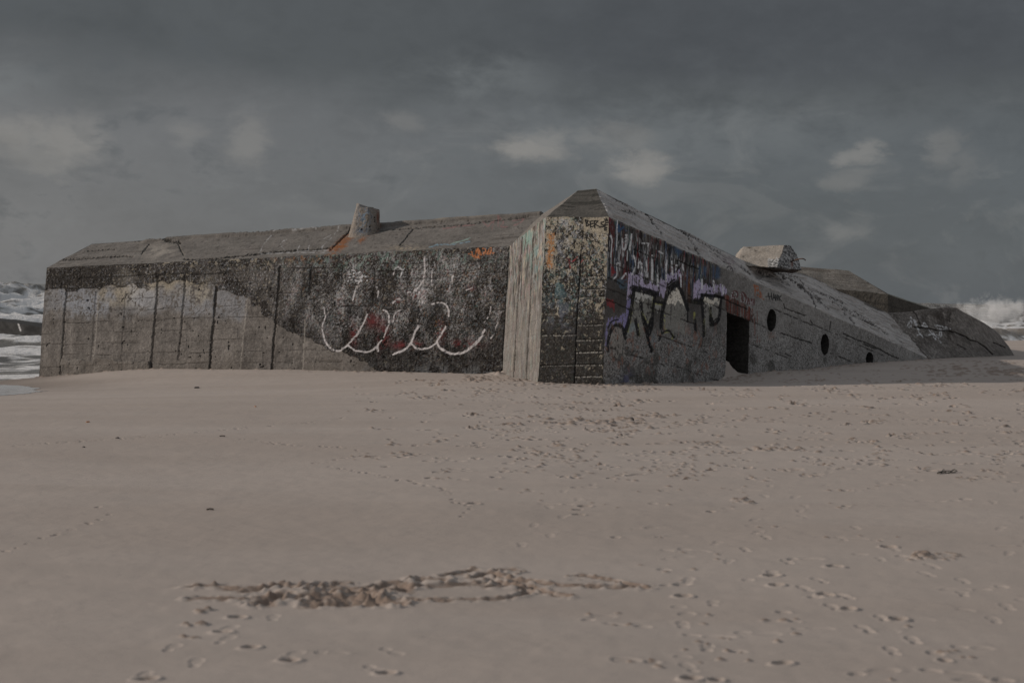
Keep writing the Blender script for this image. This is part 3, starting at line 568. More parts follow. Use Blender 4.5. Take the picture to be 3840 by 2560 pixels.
for k_, (pts, wd) in enumerate((([(1318, 880), (1290, 900), (1255, 935)], 24), ([(1420, 845), (1400, 870), (1370, 885), (1352, 905)], 9), ([(1290, 925), (1240, 945)], 22))):
    ra.col = lerp(ra.col, .8 * stroke(U, V, pts, wd, 12) * ss(.36, .56, ra.ns * .5 + ra.n3 * .5), (.22, .085, .03))
for pts in ([(970, 950), (1000, 900), (1040, 870), (1100, 862)], [(1000, 947), (1250, 938)], [(1050, 866), (1065, 862), (1280, 850)], [(1280, 850), (1195, 940)], [(1060, 905), (1075, 898)], [(1052, 918), (1066, 934)], [(1060, 905), (1052, 918)], [(1100, 870), (1180, 862), (1185, 868)], [(1115, 935), (1125, 920)], [(1155, 935), (1160, 918)], [(1215, 895), (1240, 880)], [(970, 950), (1240, 946)]):
    ra.col = lerp(ra.col, .5 * stroke(U, V, pts, 2.8, 1.6) * ss(.42, .54, ra.n3), np.array(PAL['white']) * .8)
for pts, col in (([(1610, 928), (1650, 918), (1700, 917), (1760, 905)], (.2, .32, .4)), ([(1620, 926), (1640, 915)], (.2, .32, .4)), ([(1690, 915), (1740, 900), (1760, 892)], (.25, .36, .33)), ([(1810, 830), (1830, 850), (1850, 828), (1846, 860)], (.24, .13, .13)), ([(1870, 850), (1868, 820), (1890, 835), (1880, 850), (1905, 852)], (.24, .13, .13)), ([(1920, 845), (1945, 840), (1965, 820), (1925, 828)], (.24, .13, .13)), ([(1660, 858), (1740, 846), (1780, 842)], (.24, .13, .13))):
    ra.col = lerp(ra.col, .7 * stroke(U, V, pts, 4, 2) * ss(.36, .48, ra.n3), col)
ra.col = lerp(ra.col, .6 * gauss(U, V, 1520, 930, 60, 10) * ss(.4, .55, ra.n3), (.36, .30, .22))
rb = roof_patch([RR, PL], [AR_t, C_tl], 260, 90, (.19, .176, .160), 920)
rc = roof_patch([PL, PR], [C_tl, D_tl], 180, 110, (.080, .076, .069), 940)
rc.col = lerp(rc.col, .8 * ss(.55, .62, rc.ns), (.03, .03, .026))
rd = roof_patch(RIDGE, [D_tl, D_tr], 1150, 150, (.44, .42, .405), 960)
for pts in ([(2300, 745), (2420, 800), (2450, 840)], [(2560, 870), (2640, 960)], [(2840, 1010), (2960, 1065)], [(2900, 1010), (3010, 1075)], [(2960, 1040), (3040, 1110), (3060, 1150)], [(3000, 1070), (3110, 1160)], [(3060, 1090), (3160, 1135)], [(3170, 1165), (3205, 1215)], [(2420, 800), (2480, 880)], [(2690, 960), (2760, 1020)], [(2400, 790), (2560, 870), (2700, 950)], [(3120, 1130), (3260, 1200), (3330, 1255)], [(2930, 1015), (3000, 1050), (3080, 1130)], [(2380, 800), (2330, 790)], [(3200, 1180), (3300, 1230)], [(2780, 1000), (2850, 1050)]):
    crack(rd, pts, 3 + 3 * RNG.random(), .8, .025, 22)
rd.col = lerp(rd.col, .5 * gauss(rd.U, rd.V, 2740, 985, 60, 25) * ss(.45, .6, rd.n2), (.22, .16, .19))
q_ = rd.H - .20 * rd.S; sk = fbm(q_ * 13, rd.S * .9, 4, 978, .6); sk2 = fbm(q_ * 40, rd.S * 2.0, 3, 979, .6)
rd.col = rd.col * (.70 + .6 * sk)[..., None]; rd.col = lerp(rd.col, .65 * ss(.66, .71, sk2) * ss(.42, .6, rd.n2), (.05, .047, .044)); rd.col = lerp(rd.col, .6 * ss(.06, .0, rd.H - .02), (.09, .085, .08))
rd.d += .012 * (sk - .5)
rd.d += .02 * ss(.5, .7, rd.ns); rd.d -= .05 * ss(.62, .72, fbm(rd.S * .9, rd.H * 3, 4, 977))
back = np.array([.343, .94, -.16]); RLb = RL + back * 8; ALb = AL_t + back * 9.5; RRb = RR + back * 8; DRb = DRe + np.array([-3.2, 1.8, -.1])
g = (.2, .19, .175)
Bk = [np.array(PR) * (1 - k) + DRb * k + np.array([-.75, 1.9, -.75]) * (1 - k) for k in np.linspace(0, 1, len(RIDGE))]
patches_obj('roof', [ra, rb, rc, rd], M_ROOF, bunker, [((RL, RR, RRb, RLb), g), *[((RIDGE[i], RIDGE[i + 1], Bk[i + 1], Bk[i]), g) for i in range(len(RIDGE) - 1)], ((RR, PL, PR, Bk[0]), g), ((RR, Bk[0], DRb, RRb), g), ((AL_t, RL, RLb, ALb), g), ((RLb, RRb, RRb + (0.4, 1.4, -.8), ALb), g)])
ALd = AL_b + (AL_b - AL_t) * .3; dn = np.array([0, 0, -3.2])
patches_obj('end_wall', [Patch([ALb, AL_t], [ALb + dn, ALd], 90, 40)], M_CONC, bunker, [((ALb, RRb + (0.4, 1.4, -.8), RRb + (0.4, 1.4, -4.), ALb + dn), g)]).data.color_attributes['Col'].data.foreach_set('color', np.tile([.22, .2, .18, 1], 91 * 41 + 4).astype(np.float32))

# passage behind the door, and the tube of each round opening
inD = np.cross(D_tr - D_tl, [0, 0, -1.0]); inD[2] = 0; inD /= np.linalg.norm(inD)
if inD[1] < 0: inD = -inD
def onD(u, v):          # point of the door face seen at a photo pixel
    k = np.argmin((D.U - u) ** 2 + (D.V - v) ** 2); return D.p.reshape(-1, 3)[k]
DP = D.finish(); kq = keep[:-1, :-1] & keep[:-1, 1:] & keep[1:, 1:] & keep[1:, :-1]
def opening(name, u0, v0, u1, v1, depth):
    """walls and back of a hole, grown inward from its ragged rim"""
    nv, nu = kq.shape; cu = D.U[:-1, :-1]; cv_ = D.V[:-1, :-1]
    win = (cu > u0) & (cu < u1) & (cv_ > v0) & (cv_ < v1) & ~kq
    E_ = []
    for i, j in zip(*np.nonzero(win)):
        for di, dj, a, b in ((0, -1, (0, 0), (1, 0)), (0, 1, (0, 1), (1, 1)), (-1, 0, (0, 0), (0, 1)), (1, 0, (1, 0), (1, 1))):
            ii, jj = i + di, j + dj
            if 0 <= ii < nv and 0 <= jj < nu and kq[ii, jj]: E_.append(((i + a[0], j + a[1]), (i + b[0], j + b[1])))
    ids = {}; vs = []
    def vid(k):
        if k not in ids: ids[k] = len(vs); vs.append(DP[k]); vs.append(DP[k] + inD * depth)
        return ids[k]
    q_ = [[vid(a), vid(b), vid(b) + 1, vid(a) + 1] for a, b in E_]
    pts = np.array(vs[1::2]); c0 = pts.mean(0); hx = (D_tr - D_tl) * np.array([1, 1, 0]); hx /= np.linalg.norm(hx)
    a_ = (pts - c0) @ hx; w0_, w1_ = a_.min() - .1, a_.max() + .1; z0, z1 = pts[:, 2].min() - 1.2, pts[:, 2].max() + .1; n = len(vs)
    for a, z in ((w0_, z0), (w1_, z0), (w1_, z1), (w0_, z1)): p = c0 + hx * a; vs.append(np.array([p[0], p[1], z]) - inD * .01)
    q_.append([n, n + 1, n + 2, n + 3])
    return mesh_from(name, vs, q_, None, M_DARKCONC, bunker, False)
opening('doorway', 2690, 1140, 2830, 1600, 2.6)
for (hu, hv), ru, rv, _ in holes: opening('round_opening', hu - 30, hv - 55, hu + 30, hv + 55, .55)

# end block beyond the door face
eT = [P(*p) for p in ((3327, 1171, 34.4), (3345, 1171, 34.45), (3420, 1167, 34.7), (3490, 1157, 35.1), (3560, 1152, 35.5), (3585, 1155, 35.6), (3650, 1190, 35.9), (3720, 1228, 36.3), (3742, 1248, 36.4), (3775, 1292, 36.6), (3803, 1334, 36.8))]
eB = [P(*p) for p in ((3490, 1349, 34.75), (3500, 1348, 34.8), (3520, 1346, 34.95), (3545, 1344, 35.2), (3575, 1343, 35.5), (3590, 1342, 35.6), (3655, 1340, 35.9), (3730, 1338, 36.3), (3760, 1337, 36.45), (3785, 1336, 36.6), (3810, 1338, 36.8))]
E = Patch(eT, eB, 300, 150, .4)
U, V, S, H = E.U, E.V, E.S, E.H
n1 = fbm(S * 1.5, H * 1.5, 5, 41); n2 = fbm(S * 6, H * 6, 4, 42); n3 = fbm(S * 26, H * 26, 3, 43)
c = np.ones(E.p.shape) * np.array((.20, .186, .174)) * (.25 + .45 * n1 + 1.1 * n3 * n3 * 1.6 + .3 * n2)[..., None]
for (u, v, ru, rv, k) in ((3520, 1190, 80, 35, .8), (3560, 1250, 50, 40, .8), (3480, 1280, 70, 30, .5), (3700, 1310, 80, 25, .5)): c = lerp(c, k * gauss(U, V, u, v, ru, rv) * ss(.35, .55, n2), (.055, .046, .04))
qe = lambda pts: crop(pts, 3300, 1050, .2296)
for pts in ([(495, 600), (510, 650), (450, 720), (470, 760)], [(520, 680), (500, 770)], [(550, 650), (590, 740), (640, 850)], [(575, 660), (640, 840)], [(690, 740), (720, 705), (770, 770), (700, 750)], [(900, 740), (930, 770), (1050, 800), (1150, 790)], [(930, 735), (1100, 770)], [(985, 790), (975, 880), (965, 960), (1000, 1020)], [(1010, 820), (1005, 930)], [(800, 820), (860, 870), (930, 930)], [(770, 905), (880, 880)], [(880, 930), (915, 970)], [(650, 870), (700, 930)], [(610, 900), (650, 890)], [(840, 840), (940, 910)]):
    c = lerp(c, .95 * stroke(U, V, qe(pts), 4.6, 1.6) * ss(.40, .50, n3), np.array(PAL['white']) * 1.1)
gro = 0
for pts, wd in (([(530, 505), (600, 570), (625, 660), (665, 730)], 3), ([(560, 765), (700, 780), (850, 800), (950, 825), (1100, 815), (1230, 850), (1400, 930), (1460, 975), (1600, 1015), (1700, 1080), (1840, 1220)], 3.5), ([(850, 800), (940, 830)], 2), ([(1260, 1050), (1400, 1130)], 2), ([(1850, 1020), (2040, 1100)], 3), ([(1140, 560), (1140, 690)], 2)):
    gro = np.maximum(gro, stroke(U, V + (n3 - .5) * 6, qe(pts), wd, 1.2, False))
c = lerp(c, .35 * ss(3560, 3600, U), (.27, .255, .24)); c = lerp(c, .7 * ss(.52, .62, n1) * ss(1180, 1330, V), (.05, .045, .04)); c = lerp(c, .9 * gro, (.015, .013, .012)); E.col = c; E.d = .02 * (n2 - .5) + .02 * (n3 - .5) - .03 * gro
bk = np.array([.9, 2.4, -.15]); EB = [p + bk for p in eT]; Et = Patch(EB, eT, 200, 40); Et.col = np.ones(Et.p.shape) * np.array((.2, .19, .175)) * (.6 + .8 * fbm(Et.S * 8, Et.H * 8, 4, 48))[..., None]
Eb = Patch(EB, [p + bk for p in eB], 60, 30, .5, -1); Eb.col = np.ones(Eb.p.shape) * .18
patches_obj('buttress_block', [E, Et, Eb], M_CONC, bunker)

# far wing of the bunker, seen over the sloping roof
w0, w1, w2 = P(2900, 1055, 39.0), P(3330, 1104, 38.6), P(3525, 1170, 41.0)
t0, t1, t2 = P(2900, 992, 40.4), P(3182, 1015, 39.8), P(3515, 1164, 41.5)
wr = roof_patch([t0, t1], [w0, w1], 260, 60, (.165, .154, .14), 980); wr.col = lerp(wr.col, .5 * ss(.5, .6, wr.ns), (.07, .06, .05))
tm = P(3327, 1100, 39.1)
wr2 = roof_patch([tm, t2], [w1, w2], 120, 10, (.24, .23, .19), 985)
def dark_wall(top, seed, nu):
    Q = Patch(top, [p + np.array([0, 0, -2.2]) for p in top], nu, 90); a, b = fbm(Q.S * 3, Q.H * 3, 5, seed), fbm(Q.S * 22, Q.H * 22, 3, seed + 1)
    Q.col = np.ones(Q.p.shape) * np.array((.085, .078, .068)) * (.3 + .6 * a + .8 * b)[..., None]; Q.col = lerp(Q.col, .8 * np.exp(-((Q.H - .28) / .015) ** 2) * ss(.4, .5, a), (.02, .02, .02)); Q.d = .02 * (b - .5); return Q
wb = P(3100, 1035, 47.0)
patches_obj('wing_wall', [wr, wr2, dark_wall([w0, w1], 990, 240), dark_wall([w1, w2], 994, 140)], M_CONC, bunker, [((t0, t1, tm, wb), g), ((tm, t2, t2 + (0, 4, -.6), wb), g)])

# vent stub on the roof slope: rounded, flared to the slope, broken top
vc0 = P(1371, 858, 30.35); vax = P(1381, 770, 30.3) - vc0
vx = np.array([1, -.25, 0]); vx /= np.linalg.norm(vx); vy = np.array([.25, 1, 0.]); vy /= np.linalg.norm(vy)
NA, NH = 120, 60; vv = []; vcx = []
for j in range(NH + 1):
    t = j / NH
    for i in range(NA):
        a = 2 * math.pi * i / NA; ca, sa = math.cos(a), math.sin(a)
        sq = (abs(ca) ** 3.0 + abs(sa) ** 3.0) ** (-1 / 3.0)
        r = (.345 - .115 * t) * sq
        top_ = .475 - .065 * ca - .018 * math.sin(a * 3 + 1) - .012 * math.sin(a * 7) + (.035 if -2.5 < math.atan2(sa, ca) < -2.0 else 0) - (.05 if -1.2 < math.atan2(sa, ca) < -.2 else 0)
        hgt = -.35 + t * (top_ + .35) - .02
        vv.append(vc0 + vx * (ca * r + .00 * t) + vy * (sa * r) + vax / np.linalg.norm(vax) * hgt)
        vcx.append((a, t))
vv = np.array(vv); aa = np.array(vcx)
un, vn_ = proj(vv); b1 = fbm(aa[:, 0] * 5, aa[:, 1] * 9, 4, 61); b2 = fbm(aa[:, 0] * 20, aa[:, 1] * 34, 3, 62)
vcol = np.ones(vv.shape) * np.array((.25, .22, .19)) * (.5 + .6 * b1 + .4 * b2)[:, None]
vcol = lerp(vcol, .85 * gauss(un, vn_, 1366, 815, 26, 46) * ss(.46, .54, b1 * .5 + b2 * .5), (.13, .21, .30)); vcol = lerp(vcol, .7 * ss(.60, .68, b1) * ss(.45, .55, b2), (.06, .055, .05)); vcol = lerp(vcol, .7 * gauss(un, vn_, 1355, 868, 25, 12) * ss(.4, .5, b2), (.10, .17, .26)); vcol = lerp(vcol, .8 * gauss(un, vn_, 1418, 815, 5, 25), (.17, .05, .025)); vcol = lerp(vcol, .8 * gauss(un, vn_, 1362, 752, 6, 5), (.04, .04, .03))
for (hu, hv, r_) in ((1357, 860, 4), (1386, 850, 3), (1405, 816, 3), (1406, 827, 3), (1405, 832, 3)): vcol = lerp(vcol, (np.hypot(un - hu, vn_ - hv) < r_).astype(float), (.012, .012, .012))
vv = vv + .02 * (np.stack([vn3(vv * 9, 70 + a) for a in range(3)], -1) - .5) + .012 * (np.stack([vn3(vv * 30, 75 + a) for a in range(3)], -1) - .5)
qd = [[j * NA + i, j * NA + (i + 1) % NA, (j + 1) * NA + (i + 1) % NA, (j + 1) * NA + i] for j in range(NH) for i in range(NA)]
cen = vv[-NA:].mean(0) + np.array([0, 0, .02]); vv = np.vstack([vv, cen]); vcol = np.vstack([vcol, [.2, .18, .16]])
mesh_from('vent_stub', vv, qd, vcol, M_ROOF, bunker, True, [[NH * NA + i, NH * NA + (i + 1) % NA, len(vv) - 1] for i in range(NA)])

# ------------------------------------------------------------------ loose chunk lying on the sloping roof
chunk = thing('concrete_chunk', 'broken pale concrete chunk with torn dark end resting on the sloping bunker roof', 'rubble')
def lump(name, secs, mat, parent, colf, nu=90, nv=90, amp=.02):
    """loft closed sections (lists of points, same length) into one rough solid"""
    secs = [np.asarray(s) for s in secs]; k = len(secs[0]); n = nu
    def rs(s):
        s2 = np.vstack([s, s[:1]]); d = np.concatenate([[0], np.cumsum(np.linalg.norm(np.diff(s2, axis=0), axis=1))]); t = np.linspace(0, d[-1], n, endpoint=False); return np.stack([np.interp(t, d, s2[:, a]) for a in range(3)], 1)
    R = np.array([rs(s) for s in secs]); tt = np.linspace(0, len(secs) - 1, nv); G = []
    for t in tt:
        i = min(int(t), len(secs) - 2); G.append(R[i] * (1 - (t - i)) + R[i + 1] * (t - i))
    for cap, end in ((0, R[0]), (1, R[-1])):        # close the ends with shrinking rings
        rings = [end.mean(0) + (end - end.mean(0)) * s for s in np.linspace(.92, .02, 14)]
        G = (rings[::-1] + G) if cap == 0 else (G + rings)
    G = np.array(G); V_ = G.reshape(-1, 3)
    V_ = V_ + amp * 1.6 * (np.stack([vn3(V_ * 5, 81 + a) for a in range(3)], -1) - .5) + amp * (np.stack([vn3(V_ * 16, 84 + a) for a in range(3)], -1) - .5) + .5 * amp * (np.stack([vn3(V_ * 42, 87 + a) for a in range(3)], -1) - .5)
    m = len(G); q_ = [[j * n + i, j * n + (i + 1) % n, (j + 1) * n + (i + 1) % n, (j + 1) * n + i] for j in range(m - 1) for i in range(n)]
    return mesh_from(name, V_, q_, colf(V_, np.repeat(np.arange(m), n), m), mat, parent)
L0 = [P(2762, 952, 30.3), P(2752, 985, 29.8), P(2768, 1002, 30.8), P(2775, 952, 30.9)]
L_ = [P(2787, 926, 30.1), P(2762, 994, 29.45), P(2778, 1006, 30.8), P(2800, 929, 30.9)]
Rm = [P(2941, 919, 29.6), P(2914, 1003, 29.0), P(2972, 1026, 30.2), P(2962, 921, 30.3)]
# right end: torn face turned to the right and slightly to the viewer
def chunk_col(V_, ring, m):
    u, v = proj(V_); b = fbm(V_[:, 0] * 9, V_[:, 2] * 9 + V_[:, 1] * 4, 4, 91); b2 = fbm(V_[:, 0] * 34, V_[:, 2] * 34 + V_[:, 1] * 20, 3, 92)
    c = np.ones(V_.shape) * np.array((.285, .258, .228)) * (.55 + .45 * b + .35 * b2)[:, None]
    torn = inpoly(u + (b - .5) * 8, v + (b2 - .5) * 8, [(2941, 915), (2935, 940), (2927, 968), (2881, 970), (2879, 994), (2880, 1100), (3100, 1100), (3100, 900)])
    tc = np.array((.24, .24, .238)) * (.30 + 1.5 * ss(.38, .68, b2))[:, None]
    k = torn[:, None]; c = c * (1 - k) + tc * k
    und = inpoly(u, v + (b - .5) * 6, [(2740, 988), (2800, 996), (2830, 1002), (2885, 1004), (2920, 1007), (2955, 1011), (2975, 1007), (3012, 1016), (3012, 1100), (2740, 1100)]); c = lerp(c, .9 * und, (.075, .055, .043))  # brown underside, with occlusion shade painted into its colour
    for (hu, hv, ru, rv) in ((2810, 929, 8, 3), (2833, 940, 5, 3), (2787, 962, 5, 3), (2853, 978, 2, 2), (2901, 926, 2, 2)): c = lerp(c, .9 * gauss(u, v, hu, hv, ru, rv), (.03, .025, .02))
    c = lerp(c, .8 * gauss(u, v, 2970, 990, 4, 12), (.15, .045, .025)); return c
Rr2 = [P(2966, 922, 29.9), P(2950, 1008, 29.35), P(3007, 1014, 29.95), P(2988, 955, 30.3)]
lump('slab', [L0, L_, Rm, Rr2], M_CONC, chunk, chunk_col, 120, 150, .014)
def tube(name, pts, rad, mat, parent=None, n=8, taper=1.0):
    pts = smooth_pts(pts, 6) if len(pts) > 2 else np.asarray(pts, float); vs = []
    for i, p in enumerate(pts):
        d = pts[min(i + 1, len(pts) - 1)] - pts[max(i - 1, 0)]; d /= np.linalg.norm(d); a = np.cross(d, [.3, .2, 1]); a /= np.linalg.norm(a); b = np.cross(d, a); r = rad * (1 - (1 - taper) * i / (len(pts) - 1))
        vs += [p + r * (math.cos(2 * math.pi * k / n) * a + math.sin(2 * math.pi * k / n) * b) for k in range(n)]
    m = len(pts); q_ = [[j * n + i, j * n + (i + 1) % n, (j + 1) * n + (i + 1) % n, (j + 1) * n + i] for j in range(m - 1) for i in range(n)]
    vs += [pts[0], pts[-1]]; tr = [[(i + 1) % n, i, len(vs) - 2] for i in range(n)] + [[(m - 1) * n + i, (m - 1) * n + (i + 1) % n, len(vs) - 1] for i in range(n)]
    return mesh_from(name, vs, q_, None, mat, parent, True, tr)
tube('rebar', [P(2966, 981, 29.75), P(2985, 974, 29.3), P(3005, 970, 29.2), P(3016, 972, 29.2), P(3021, 977, 29.2)], .012, M_RUST, chunk)

# ------------------------------------------------------------------ beach sand
SH0 = np.array([-13.0, 36.6]); SHD = np.array([39.0, 37.4]); SHD /= np.linalg.norm(SHD); SHN = np.array([-SHD[1], SHD[0]])   # shoreline and its seaward normal
def offshore(x, y): return (x - SH0[0]) * SHN[0] + (y - SH0[1]) * SHN[1]
SEA = -.72
def zbase(x, y):
    d = -offshore(x, y)                    # metres inland
    prof = np.interp(d, [-60, -10, 0, 3, 6, 11, 17, 60], [-4, -1.5, -.78, -.62, -.45, -.20, -.06, -.03])
    return prof + .013 * x * np.clip((y + 4) / 20, 0, 1.4)
contact = [(145, 1415, 31.8), (300, 1403, None), (500, 1386, None), (760, 1384, None), (1000, 1385, None), (1250, 1390, None), (1500, 1394, None), (1700, 1399, None), (1885, 1405, 28.0), (1950, 1420, None), (2018, 1435, 25.0), (2140, 1440, None), (2258, 1446, 24.7),
           (2480, 1440, None), (2710, 1424, None), (2810, 1403, None), (2950, 1390, None), (3100, 1376, None), (3300, 1358, None), (3486, 1346, 34.8), (3600, 1340, 35.6), (3700, 1336, 36.2), (3803, 1333, 36.8)]
def wall_depth(u):
    for (p, q_) in ((AL_b, AR_b), (AR_b, C_bl), (C_bl, D_bl), (D_bl, np.array([D_tr[0], D_tr[1], 0]))):
        lo, hi = p[0] / p[1], q_[0] / q_[1]; k = (u - 1920) / F
        if lo <= k <= hi: t = (k * p[1] - p[0]) / ((q_[0] - p[0]) - k * (q_[1] - p[1])); return p[1] + t * (q_[1] - p[1])
cp = np.array([P(u, v, Y or wall_depth(u)) for u, v, Y in contact])
K = lambda x, y: np.exp(-((x[..., None] - cp[:, 0]) ** 2 + (y[..., None] - cp[:, 1]) ** 2) / (2 * 1.5 ** 2))
wts = np.linalg.solve(K(cp[:, 0], cp[:, 1]) + 1e-3 * np.eye(len(cp)), cp[:, 2] - zbase(cp[:, 0], cp[:, 1]))

rowsY = np.concatenate([np.linspace(-30, 1.2, 14), 1.5 * np.exp(np.linspace(0, math.log(4.6 / 1.5), 60)), 4.6 * np.exp(np.linspace(.0017, math.log(52 / 4.6), 1430)), 52 * np.exp(np.linspace(.03, math.log(180 / 52), 20))])
cs_ = np.concatenate([-np.exp(np.linspace(math.log(9), math.log(.53), 24)), np.linspace(-.52, .52, 1040), np.exp(np.linspace(math.log(.53), math.log(9), 24))])
Wd = np.maximum(rowsY + 2, 3.5); X = cs_[None] * Wd[:, None]; Yg = np.repeat(rowsY[:, None], len(cs_), 1)
Z = zbase(X, Yg)
near = (np.abs(cs_) < .5)
for i in range(len(cp)): Z += wts[i] * np.exp(-((X - cp[i, 0]) ** 2 + (Yg - cp[i, 1]) ** 2) / (2 * 1.5 ** 2))
Z += .13 * np.exp(-((X - 9.5) / 5.5) ** 2 - ((Yg - 23.5) / 3.0) ** 2)
Z += .05 * (fbm(X * .35, Yg * .35, 3, 201) - .5) * ss(22, 12, np.abs(Yg - 0)) + .012 * (fbm(X * 2.2, Yg * 1.6, 3, 202) - .5) + .004 * (fbm(X * 11, Yg * 11, 2, 203) - .5)
hp = onD(2728, 1400); din = (X - hp[0]) * inD[0] + (Yg - hp[1]) * inD[1]; dal = (X - hp[0]) * inD[1] - (Yg - hp[1]) * inD[0]
Z += .34 * ss(-.03, .10, din) * np.exp(-(np.maximum(din - .1, 0) / .8) ** 2 - (np.maximum(dal, 0) / .42) ** 2) * ss(-.25, -.1, dal) * (.8 + .4 * fbm(X * 8, Yg * 8, 3, 205))   # drift in the doorway
Z += .16 * np.exp(-((X - AR_b[0] - .05) / .3) ** 2 - ((Yg - AR_b[1] + .15) / .3) ** 2) * fbm(X * 12, Yg * 12, 3, 206)
zplane = Z.copy()
def ground_at(u, v):
    d = _f + _r * (u - 1920) / F - _u * (v - 1280) / F; p = None; y = 1.6 / max(1e-4, -d[2] / d[1])
    for _ in range(12):
        x = d[0] / d[1] * y; z = sample(x, y); y = (1.6 - z) / max(1e-4, -d[2] / d[1]); y = min(y, 60)
    return d[0] / d[1] * y, y
def sample(x, y):
    i = min(max(np.searchsorted(rowsY, y), 1), len(rowsY) - 1); j = min(max(np.searchsorted(cs_, x / Wd[i]), 1), len(cs_) - 1); return zplane[i, j]
Zc = np.zeros(Z.shape); Brn = np.zeros(Z.shape)
def window(x, y, r):
    i0, i1 = np.searchsorted(rowsY, [y - r, y + r]); wd = max(y + 2 - r, 3.5); j0, j1 = np.searchsorted(cs_, [min((x - r) / wd, (x - r) / (y + 2 + r)), max((x + r) / wd, (x + r) / (y + 2 + r))])
    return slice(i0, i1), slice(j0, j1)
def footprint(x, y, ang, L=.14, Wf=.05, dep=.018, both=True):
    sl_ = window(x, y, L * 1.7)
    xx = X[sl_] - x; yy = Yg[sl_] - y
    if xx.size == 0: return
    a = xx * math.cos(ang) + yy * math.sin(ang); b = -xx * math.sin(ang) + yy * math.cos(ang)
    wob = (vn(X[sl_] * 16, Yg[sl_] * 16, 31) - .5) * .5
    r1 = np.sqrt(((a - L * .35) / (L * .62)) ** 2 + (b / Wf) ** 2) + wob; r2 = np.sqrt(((a + L * .62) / (L * .36)) ** 2 + (b / (Wf * .8)) ** 2) + wob
    r = np.minimum(r1, r2) if both else r2
    dz_ = -dep * ss(1.05, .78, r) - .5 * dep * ss(1.0, .75, r2) + .38 * dep * np.exp(-((r - 1.25) / .25) ** 2)
    Z[sl_] += dz_; Brn[sl_] = np.maximum(Brn[sl_], min(1, max(0, dep - .004) / .02) * .75 * ss(1.15, .8, r))
def clod(x, y, r, h):
    sl_ = window(x, y, r * 2); xx = X[sl_] - x; yy = Yg[sl_] - y
    if xx.size == 0: return
    q_ = np.sqrt(xx ** 2 + yy ** 2) / r + (vn(X[sl_] * 1.1 / r, Yg[sl_] * 1.1 / r, 33) - .5) * .9
    Brn[sl_] = np.maximum(Brn[sl_], .8 * ss(1.05, .6, q_)); Zc[sl_] = np.maximum(Zc[sl_], h * np.clip(1 - q_ ** 2, 0, 1) ** .6)
rr = random.Random(11)
# walked-over sand: dense in front of the bunker's nose and to the right, sparse in the foreground
cnt = 0
while cnt < 900:
    u = rr.uniform(1150, 4300); v = 1425 + 1130 * rr.random() ** 2.2
    dens = min(1, max(0, (u - 1300) / 600)) if v < 1750 else min(1, max(0, (u - 1450 - (v - 1750) * .55) / 500))
    if v > 1800: dens *= .16
    if u > 2500 and v < 1560: dens *= .6
    if rr.random() > dens: continue
    x, y = ground_at(u, v); a = rr.choice((.1, 3.0, .4, -.3)) + rr.gauss(0, .3); far = ss(1900, 1550, np.float64(v))
    if rr.random() < (.42 if v < 1800 else .18): footprint(x, y, rr.gauss(.1, .25), rr.uniform(.08, .15), rr.uniform(.026, .042), rr.uniform(.014, .028) * (1 + 1.2 * far), False)
    else: footprint(x, y, a, rr.uniform(.10, .15), rr.uniform(.038, .055), rr.uniform(.002, .006) * (1 + 3.2 * far), rr.random() < .6)
    if rr.random() < .5:
        for _ in range(rr.randint(1, 5)): clod(x + rr.gauss(0, .09), y + rr.gauss(0, .12), rr.uniform(.010, .024) * (1 + far), rr.uniform(.005, .014) * (1 + 1.2 * far))
    cnt += 1
# single tracks
def track(pts, n, both=True, dep=.016, jit=.08):
    p = smooth_pts(pts, 10); d = np.concatenate([[0], np.cumsum(np.linalg.norm(np.diff(p, axis=0), axis=1))])
    for k in range(n):
        t = d[-1] * (k + .5) / n; u, v = np.interp(t, d, p[:, 0]), np.interp(t, d, p[:, 1]); u2, v2 = np.interp(min(t + 30, d[-1]), d, p[:, 0]), np.interp(min(t + 30, d[-1]), d, p[:, 1])
        x, y = ground_at(u, v); x2, y2 = ground_at(u2 + .01, v2); a = math.atan2(y2 - y, x2 - x + 1e-6); s_ = (-1) ** k * .09
        footprint(x - math.sin(a) * s_ + rr.gauss(0, jit * .3), y + math.cos(a) * s_, a + rr.gauss(0, .1), .085, .032, dep * .22, both)
track([(3420, 2460), (3130, 2230), (2980, 2160), (2880, 2080), (2790, 1990)], 12, True, .024); track([(560, 2560), (740, 2420), (930, 2330), (1000, 2200)], 7, True, .016); track([(2660, 2545), (2610, 2370), (2600, 2240), (2700, 2050), (2950, 1900), (3250, 1700)], 14, True, .018)
track([(3840, 2350), (3600, 2180), (3350, 2090), (3050, 1930), (2800, 1800)], 14, True, .018); track([(1100, 2480), (1300, 2430), (1560, 2520)], 4, True, .016); track([(3830, 2100), (3780, 1900), (3800, 1700), (3700, 1550)], 12, True, .02); track([(2000, 2060), (2100, 1900), (2250, 1750), (2350, 1600)], 14, True, .016)
for (u, v, dep) in ((3420, 2323, .03), (3145, 2232, .032), (3235, 2282, .03), (2960, 2190, .026), (2940, 2155, .024), (3180, 2128, .026), (2655, 2545, .028), (2615, 2235, .024), (945, 2316, .02), (895, 2370, .02), (1000, 2422, .02), (1150, 2475, .02), (1515, 2520, .022), (620, 2548, .02), (3375, 2050, .024), (1815, 1888, .024), (2205, 1930, .02)):
    x, y = ground_at(u, v); footprint(x, y, rr.gauss(.1, .15), .125, .040, dep * 1.1, False)
